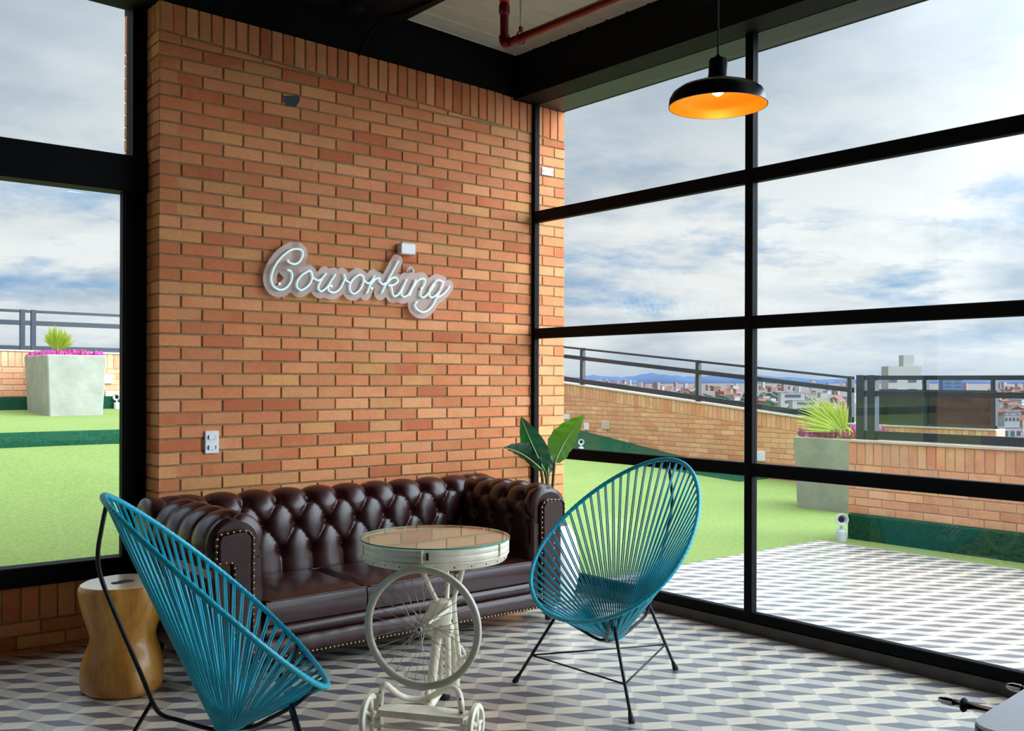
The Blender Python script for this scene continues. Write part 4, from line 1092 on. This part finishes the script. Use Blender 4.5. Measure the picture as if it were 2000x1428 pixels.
# cow-horn handlebar used as a front brace
hb = [(743, 1424, -.14), (742, 1395, -.14), (744, 1360, -.15), (747, 1343, -.16), (754, 1338, -.16), (763, 1345, -.15), (780, 1358, -.12), (796, 1364, -.10), (820, 1366, -.09), (840, 1362, -.10), (862, 1350, -.13), (878, 1345, -.18), (888, 1346, -.22), (896, 1354, -.25), (900, 1370, -.27), (902, 1395, -.28), (906, 1424, -.28)]
ttube('handlebar_brace', hb, .0118, 12)
for px, py, dd in ((742, 1352, -.165), (742, 1378, -.155), (899, 1366, -.285), (901, 1392, -.295)):
    q = MB(); q.sphere(tp(px, py, dd), .0040, 8, 6); q.build('bolt_hole', 'dark', tb, TB)
# base plank between the castor wheels, and axle rods
wl = onZ(722, 1442, 0); wr_ = onZ(929, 1464, 0); axd = (wr_ - wl).normalized(); per = up.cross(axd)
q = MB(); c0 = (wl + wr_) / 2
def bp(s, t, z): p = c0 + axd * s + per * t; return (p.x, p.y, z)
pts = [(-.155, -.035), (.165, -.035), (.175, .0), (.165, .045), (.02, .06), (-.10, .05), (-.165, .02)]
n = len(pts); q.add([bp(s, t, .095) for s, t in pts] + [bp(s, t, .118) for s, t in pts], [tuple(range(n))[::-1], tuple(range(n, 2 * n))] + [(i, (i + 1) % n, n + (i + 1) % n, n + i) for i in range(n)]); q.build('base_plank', 'white', tb, TB)
for px, w_ in ((0, 1),):
    q = MB(); q.tube([bp(-.165, -.02, .085), bp(-.165, -.02, .05)], .012, 10); q.build('axle_block', 'white', tb, TB, smooth=180); q = MB(); q.tube([bp(.168, -.01, .108), bp(.172, -.01, .05)], .02, 12); q.build('axle_block', 'white', tb, TB, smooth=180)
q = MB(); q.tube([bp(-.19, -.03, .06), bp(.19, -.03, .06)], .005, 8); q.build('axle_rod', 'white', tb, TB, smooth=180)
q = MB(); q.tube([bp(.0, 0.04, .10), Vector((rf.x, rf.y, .06)), ], .016, 12); q.build('rear_arm', 'white', tb, TB, smooth=180)
for wpos in (wl, wr_):
    c_ = Vector((wpos.x, wpos.y, .080)); tyre = MB()
    tyre.lathe([(.062, -.010), (.074, -.011), (.080, -.006), (.080, .006), (.074, .011), (.062, .010), (.060, 0), (.062, -.010)], c=c_, axis=axd, seg=40); cw_ = tyre.build('small_wheel', 'white', tb, TB, smooth=50)
    q = MB(); q.lathe([(0, -.016), (.014, -.016), (.014, .016), (0, .016)], c=c_, axis=axd, seg=16); q.build('wheel_hub', 'white', cw_, TB, smooth=40)
    for k in range(5):
        a = 2 * pi * k / 5 + .3; d1 = (up * math.cos(a) + per * math.sin(a)); q = MB()
        q.tube([c_ + d1 * .012, c_ + d1 * .064], [.010, .007], 8); q.build('spoke', 'white', cw_, TB, smooth=180)
# ================================================================== SIGN
strokes = [
 [(370,305),(385,330),(430,345),(475,325),(505,270),(498,225),(450,210),(390,225),(310,290),(250,380),(225,470),(245,540),(295,572),(350,560),(395,510),(412,450),(400,410),(368,398)],
 [(555,408),(500,440),(458,500),(455,550),(490,575),(540,550),(580,500),(590,440),(572,406),(555,408)],
 [(582,430),(602,470),(640,490),(665,478)],
 [(715,425),(680,470),(650,530),(645,570),(675,585),(720,550),(760,490),(795,435)],
 [(790,445),(760,490),(735,545),(740,585),(780,597),(830,570),(865,510),(880,460),(868,435)],
 [(878,455),(890,490),(920,508)],
 [(1010,438),(960,470),(925,530),(930,590),(965,607),(1010,575),(1040,520),(1045,460),(1010,438)],
 [(1042,480),(1080,515),(1112,500),(1145,448)],
 [(1145,448),(1110,520),(1075,605)],
 [(1112,520),(1150,480),(1185,470),(1190,500),(1215,525),(1240,512)],
 [(1355,315),(1310,400),(1250,510),(1205,605)],
 [(1245,520),(1290,475),(1335,465),(1350,500),(1310,530),(1265,535)],
 [(1290,537),(1300,590),(1315,630),(1355,612),(1400,540),(1430,478)],
 [(1428,480),(1400,540),(1382,600),(1397,635),(1440,618),(1480,550),(1510,480)],
 [(1508,484),(1480,560),(1452,628)],
 [(1482,558),(1530,490),(1582,475),(1590,510),(1558,580),(1552,628),(1585,637),(1640,580),(1680,520)],
 [(1752,505),(1705,488),(1655,535),(1627,595),(1640,640),(1680,628),(1730,570),(1757,500)],
 [(1757,500),(1715,600),(1660,710),(1610,760),(1560,770),(1515,742),(1503,702),(1525,675)],
 [(1700,642),(1760,608),(1812,540)]]
sx_ = lambda p: onY(480 + p[0] / 4.545, 440 + p[1] / 4.545, YA - .045)
sg = thing('neon_sign', 'white neon script sign reading Coworking on clear backing on the brick wall', 'sign', (2.9, YA - .04, 1.84)); sgo = sg.location
allp = []
letters = [('C', [0]), ('o', [1, 2]), ('w', [3, 4, 5]), ('o', [6, 7]), ('r', [8, 9]), ('k', [10, 11, 12]), ('i', [13]), ('n', [14, 15]), ('g', [16, 17, 18])]
for nm, ids in letters:
    q = MB()
    for i in ids:
        P = smoothpath([sx_(p) for p in strokes[i]], 7); q.tube(P, .0056, 8); allp += [(p.x, p.z) for p in P]
    q.build('neon_letter', 'neon', sg, sgo, smooth=180)
dp = sx_((1477, 405)); q = MB(); q.sphere(dp, .011, 14, 10); q.build('letter_dot', 'plate_grey', sg, sgo, smooth=180)
A_ = np.array(allp); 
g = .004; R0 = .039
xs_ = np.arange(A_[:, 0].min() - .05, A_[:, 0].max() + .06, g); zs_ = np.arange(A_[:, 1].min() - .05, A_[:, 1].max() + .06, g)
GX, GZ_ = np.meshgrid(xs_, zs_, indexing='ij')
D2 = np.full(GX.shape, 9.); NX = np.zeros(GX.shape); NZ = np.zeros(GX.shape); RR = np.full(GX.shape, R0)
for (px, pz), rad in [((a, b), R0) for a, b in allp] + [((dp.x, dp.z), .027)]:
    d = np.hypot(GX - px, GZ_ - pz) - rad; m_ = d < D2; D2[m_] = d[m_]; NX[m_] = px; NZ[m_] = pz; RR[m_] = rad
q = MB(); idx = -np.ones(GX.shape, int); keep = D2 < g * .75; V = []
for i, j in zip(*np.nonzero(keep)):
    x, z_ = GX[i, j], GZ_[i, j]
    if D2[i, j] > -g * .5:
        dx, dz = x - NX[i, j], z_ - NZ[i, j]; L = math.hypot(dx, dz); x = NX[i, j] + dx / L * RR[i, j]; z_ = NZ[i, j] + dz / L * RR[i, j]
    idx[i, j] = len(V); V.append((x, YA - .030, z_))
F = []; edges = {}
for i in range(GX.shape[0] - 1):
    for j in range(GX.shape[1] - 1):
        c4 = (idx[i, j], idx[i + 1, j], idx[i + 1, j + 1], idx[i, j + 1])
        if min(c4) >= 0:
            F.append(c4)
            for k in range(4):
                e = (c4[k], c4[(k + 1) % 4]); edges[e] = 1
nv = len(V); V2 = [(x, YA - .026, z_) for x, y, z_ in V]; F2 = [tuple(nv + k for k in f[::-1]) for f in F]
F3 = [(b, a, nv + a, nv + b) for (a, b) in edges if (b, a) not in edges]
q.add(V + V2, F + F2); q.add(V + V2, F3, 1)
def acr():
    m = glass_mat('frosted_acrylic', (.88, .86, .86), .5); t = NT(m.node_tree); o = [n for n in t.n if n.type == 'OUTPUT_MATERIAL'][0]; src = o.inputs[0].links[0].from_socket
    d = t.new('ShaderNodeBsdfDiffuse'); d.inputs[0].default_value = lin((226, 204, 196)) + (1,); mx = t.new('ShaderNodeMixShader'); mx.inputs[0].default_value = .36
    t.link(src, mx.inputs[1]); t.link(d.outputs[0], mx.inputs[2]); t.link(mx.outputs[0], o.inputs[0]); return m
MT['acrylic'] = acr(); MT['acr_edge'] = mat('bright_acrylic_edge', (232, 228, 226), .3)
q.build('acrylic_backing', ['acrylic', 'acr_edge'], sg, sgo)
for p in ((300, 520), (760, 540), (1120, 560), (1560, 560)):
    a = sx_(p); q = MB(); q.lathe([(0, 0), (.006, 0), (.006, .046), (0, .046)], c=(a.x, YA + .0, a.z), axis=(0, -1, 0), seg=10); q.build('standoff', 'chrome', sg, sgo)

# ------------------------------------------------------------------ small wall items
a = onY(783, 474, YA - .04); b = onY(811, 498, YA - .04)
q = MB(); q.box((a.x, YA - .045, b.z), (b.x, YA + .003, a.z), 0, .004); tag(q.build('control_box', 'plate'), 'small white box on the brick wall above the sign', 'control box')
t = thing('wall_outlet', 'white double wall outlet low on the left of the brick wall', 'outlet', (2.008, YA, .978))
q = MB(); q.box((-.037, -.012, -.058), (.037, .003, .058), 0, .004); q.build('cover_plate', 'plate', t)
for dz in (.026, -.026):
    q = MB(); q.box((-.018, -.0155, dz - .014), (.018, -.011, dz + .014), 0, .002); so_ = q.build('socket', 'plate', t)
    for dx in (-.0185, .0185): q = MB(); q.box((dx - .002, -.0162, dz - .009), (dx + .002, -.0112, dz + .009)); q.build('slot', 'plate_grey' if dx > 0 and dz > 0 else 'lampblack', so_)
t = thing('metal_plate', 'grey screwed blanking plate on the brick seen through the glass', 'plate', (4.292, YA, 2.672))
q = MB(); q.box((-.050, -.008, -.026), (.050, .003, .026), 0, .002); q.build('cover', 'plate_grey', t)
for dx in (-.038, .038): q = MB(); q.lathe([(0, 0), (.004, 0), (.003, .002), (0, .0025)], c=(dx, -.008, 0), axis=(0, -1, 0), seg=8); q.build('screw', 'dark', t)
q = MB(); V = [onY(x, y, YA - .002) for x, y in ((553, 187), (586, 187), (585, 199), (578, 208), (561, 206), (554, 199))]
V2 = [v + Vector((0, .02, 0)) for v in V]; q.add(V + V2, [(0, 1, 2, 3, 4, 5)] + [(i, (i + 1) % 6, 6 + (i + 1) % 6, 6 + i) for i in range(6)])
tag(q.build('pipe_stub', 'rail'), 'dark open hole patch high on the brick wall', 'wall hole')

# ------------------------------------------------------------------ pendant lamp
LP = at(1402, 208, 3.57); lamp = thing('pendant_lamp', 'black enamel pendant lamp with golden inside hanging before the glass wall', 'lamp', tuple(LP))
LR = .1745
q = MB(); q.lathe([(LR, 0), (LR + .003, .001), (LR - .001, .03), (LR - .012, .050), (LR - .035, .066), (LR - .075, .080), (.060, .094), (.036, .104), (.034, .108)], seg=72); q.lathe([(LR - .0005, .001), (LR - .003, .03), (LR - .014, .048), (LR - .037, .063), (LR - .077, .077), (.058, .090), (.0, .097)], seg=72, mi=1)
q.build('lamp_shade', ['lampblack', 'gold'], lamp, smooth=50)
q = MB(); q.lathe([(.036, .100), (.036, .112), (.034, .118), (.034, .165), (.030, .172), (.012, .176), (.010, .182), (.004, .190), (0, .190)], seg=32); q.build('neck', 'lampblack', lamp, smooth=40)
q = MB(); q.lathe([(0, .038), (.010, .040), (.018, .046), (.023, .055), (.022, .066), (.016, .078), (.013, .092)], seg=24); q.build('bulb', 'bulb', lamp, smooth=180)
q = MB(); q.tube([(0, 0, .188), (.002, .001, .6), (0, 0, zc(LP.x) - LP.z)], .0035, 8); q.build('cable', 'rubber', lamp, smooth=180)
ld = bpy.data.lights.new('bulb_light', 'POINT'); ld.energy = 1.1; ld.color = (1, .80, .5); ld.shadow_soft_size = .025; lo = bpy.data.objects.new('bulb_light', ld); C.objects.link(lo); lo.parent = lamp; lo.location = (0, 0, .008)

# ------------------------------------------------------------------ red sprinkler pipe, conduit
PX, PY, PZ = 3.146, 3.886, 3.005
pipe = thing('sprinkler_pipe', 'red sprinkler pipe with elbow running below the pale ceiling', 'pipe', (PX, PY, PZ))
q = MB(); q.tube(smoothpath([(0, -.045, 0), (0, -.02, .003), (0, -.004, .02), (0, 0, .045)], 5), .028, 16); q.build('elbow', 'red', pipe, smooth=180)
q = MB(); q.tube([(0, -5.2, 0), (0, -.04, 0)], .0215, 16); q.build('pipe_run', 'red', pipe, smooth=180)
q = MB(); q.tube([(0, 0, .04), (0, 0, .18)], .0215, 16); q.tube([(0, 0, .15), (0, 0, .162), (0, 0, .20), (0, 0, .212)], [.022, .028, .028, .022], 16); q.build('riser', 'red', pipe, smooth=50)
q = MB(); q.tube([(0, 0, .212), (0, 0, .218), (0, 0, .30), (0, 0, .306)], [.018, .026, .026, .018], 16); q.tube([(0, 0, .30), (0, 0, .43)], .02, 12); q.build('coupling', 'redlight', pipe, smooth=50)
q = MB(); q.tube([(0, -.13, .05), (0, -.13, .42)], .005, 8); q.build('hanger_rod', 'plate_grey', pipe, smooth=180)
q = MB(); q.tube([(.026 * math.cos(a), -.13, .0 + .032 * math.sin(a)) for a in [i * 2 * pi / 20 for i in range(20)]], .004, 6, closed=True); q.box((-.008, -.136, .03), (.008, -.124, .056)); q.build('hanger_ring', 'red', pipe, smooth=60)
cd = [onY(703, 108, 4.845), onY(706, 98, 4.83), Vector((2.93, 4.70, 3.318)), Vector((2.99, 4.3, 3.315)), Vector((2.99, 2.0, 3.315))]
q = MB(); q.tube(smoothpath(cd, 6), .008, 8); tag(q.build('conduit', 'frame', smooth=180), 'thin black conduit bending up from the brick wall along the dark ceiling edge', 'conduit')
q = MB(); sc = at(690, -2, 5.3); q.lathe([(0, -.03), (.05, -.028), (.065, -.01), (.065, .05), (0, .05)], c=(sc.x, sc.y, 3.31), seg=24); tag(q.build('smoke_detector', 'frame', smooth=60), 'dark round detector at the top edge of the ceiling', 'detector')

# ------------------------------------------------------------------ potted plant
PP = Vector((3.885, 4.36, 0)); pot = thing('potted_plant', 'broad leaved plant in a white ceramic pot between the sofa and the glass wall', 'plant', tuple(PP))
q = MB(); q.lathe([(0, 0), (.125, 0), (.145, .02), (.172, .12), (.180, .20), (.176, .28), (.155, .37), (.125, .43), (.118, .445), (.108, .445), (.110, .42), (0, .40)], c=PP, seg=48); q.build('pot', 'pot', pot, PP, smooth=50)
q = MB(); q.lathe([(0, .40), (.112, .405)], c=PP, seg=24); q.build('soil', 'dark', pot, PP)
PD = PP.x * fw.x + PP.y * fw.y
def leaf(base, tip, width, side, bend=.05, fold=.25, m='leaf', split=None, curl=0.):
    base = Vector(base); tip = Vector(tip); ax = tip - base; L = ax.length; side = Vector(side); side = (side - ax * side.dot(ax) / L / L).normalized(); nor = ax.cross(side).normalized()
    nu, nv = 26, 13; P = []
    for i in range(nu):
        t = i / (nu - 1); w_ = width * (math.sin(pi * min(1, t ** .72)) ** .75) * (1 - .12 * t) if 0 < t < 1 else .002
        c_ = base + ax * t + nor * (bend * math.sin(pi * t) - curl * t * t)
        for j in range(nv):
            v = 2 * j / (nv - 1) - 1; rp = .006 * math.sin(t * 34 + abs(v) * 4) * abs(v)
            P.append(c_ + side * (w_ * v * math.cos(fold * 1.2 * abs(v))) + nor * (w_ * abs(v) * math.sin(fold * 1.6) + rp))
    q = MB(); q.grid(P, nu, nv); o_ = q.build('leaf', m, pot, PP, smooth=180)
    q = MB(); q.tube([base + ax * t + nor * (bend * math.sin(pi * t) - curl * t * t - .001) for t in [k / 10 for k in range(11)]], [.0055 * (1 - .08 * k) for k in range(11)], 6); q.build('midrib', 'rib', o_, PP, smooth=180)
    return o_
dn = lambda x, y, dd=0.: at(x, y, PD + dd)
def stalk(pts): q = MB(); q.tube(smoothpath(pts, 6), [.0085] * (6 * (len(pts) - 1) + 1), 8); q.build('stalk', 'stalk', pot, PP, smooth=180)
b0 = PP + Vector((0, 0, .41))
A1 = dn(1064, 920, .0); stalk([b0 + Vector((-.02, 0, 0)), dn(1066, 990, 0), dn(1068, 945, 0), A1]); leaf(A1, dn(1018, 815, .02), .082, rt * .9 + up * .35 - fw * .1, bend=-.05, fold=.25, m='leafdark')
A2 = dn(1083, 904, .0); stalk([b0 + Vector((.02, 0, 0)), dn(1077, 990, 0), dn(1080, 940, 0), A2]); leaf(A2, dn(1141, 811, .03), .098, rt * .85 + up * .55 + fw * .3, bend=.03, fold=.22)
A3 = dn(1056, 915, -.04); stalk([b0 + Vector((-.03, -.01, 0)), dn(1056, 985, -.02), dn(1060, 945, -.03), A3]); leaf(A3, dn(984, 868, -.12), .074, up * .8 + rt * .35 - fw * .5, bend=.03, fold=.5, m='leafdark', curl=.03)
A4 = dn(1070, 925, .06); stalk([b0 + Vector((0, .02, 0)), dn(1070, 990, .04), dn(1070, 950, .05), A4]); leaf(A4, dn(1078, 868, .10), .045, rt * .95 + fw * .2, bend=.02, fold=.3, m='leafdark')

# ------------------------------------------------------------------ game table at the lower right corner
cornr = at(1907, 1414, 1.57); top = cornr.z
g1 = Vector((math.cos(AZ - math.atan(1970 / 1920.)), math.sin(AZ - math.atan(1970 / 1920.)), 0)); g2 = Vector((-g1.y, g1.x, 0))   # g1 away to the right, g2 to the left-back
gt = thing('game_table', 'white game table corner with chrome rods at the lower right edge', 'table', (cornr.x, cornr.y, 0), math.atan2(g1.y, g1.x))
def rr_slab(x0, x1, y0, y1, z0, z1, r, m, nm, par=gt):
    pts = []
    for cx_, cy_, a0 in ((x1 - r, y1 - r, 0), (x0 + r, y1 - r, pi / 2), (x0 + r, y0 + r, pi), (x1 - r, y0 + r, 3 * pi / 2)):
        for k in range(7): a = a0 + pi / 2 * k / 6; pts.append((cx_ + r * math.cos(a), cy_ + r * math.sin(a)))
    q = MB(); n = len(pts); q.add([(x, y, z0) for x, y in pts] + [(x, y, z1) for x, y in pts], [tuple(range(n))[::-1], tuple(range(n, 2 * n))] + [(i, (i + 1) % n, n + (i + 1) % n, n + i) for i in range(n)]); return q.build(nm, m, par)
rr_slab(-.012, 1.25, -.74, .010, top - .006, top, .045, 'whitetop', 'top_surface')
rr_slab(-.014, 1.252, -.742, .012, top - .05, top - .0062, .047, 'navy', 'edge_band')
rr_slab(.02, 1.21, -.70, -.02, top - .24, top - .05, .03, 'navy', 'cabinet')
for x_, y_ in ((.06, -.06), (1.17, -.06), (.06, -.66), (1.17, -.66)):
    q = MB(); q.box((x_ - .03, y_ - .03, 0), (x_ + .03, y_ + .03, top - .2), 0, .004); q.build('leg', 'navy', gt)
for k in range(5):
    x_ = .345 + k * .19; ln = .190 if k == 0 else .128
    q = MB(); q.tube([(x_, -.70, top - .085), (x_, ln, top - .085)], .0072, 14); rd = q.build('rod', 'chrome', gt, smooth=180)
    q = MB(); q.lathe([(0, ln + .012), (.005, ln + .010), (.0082, ln), (.0082, ln - .018), (0, ln - .018)], c=(x_, 0, top - .085), axis=(0, 1, 0), seg=16); q.build('end_cap', 'chrome', rd, smooth=40)
    q = MB(); q.lathe([(.0065, ln - .044), (.012, ln - .042), (.0145, ln - .038), (.012, ln - .034), (.0065, ln - .032)], c=(x_, 0, top - .085), axis=(0, 1, 0), seg=20); q.build('bumper', 'rubber', rd, smooth=50)
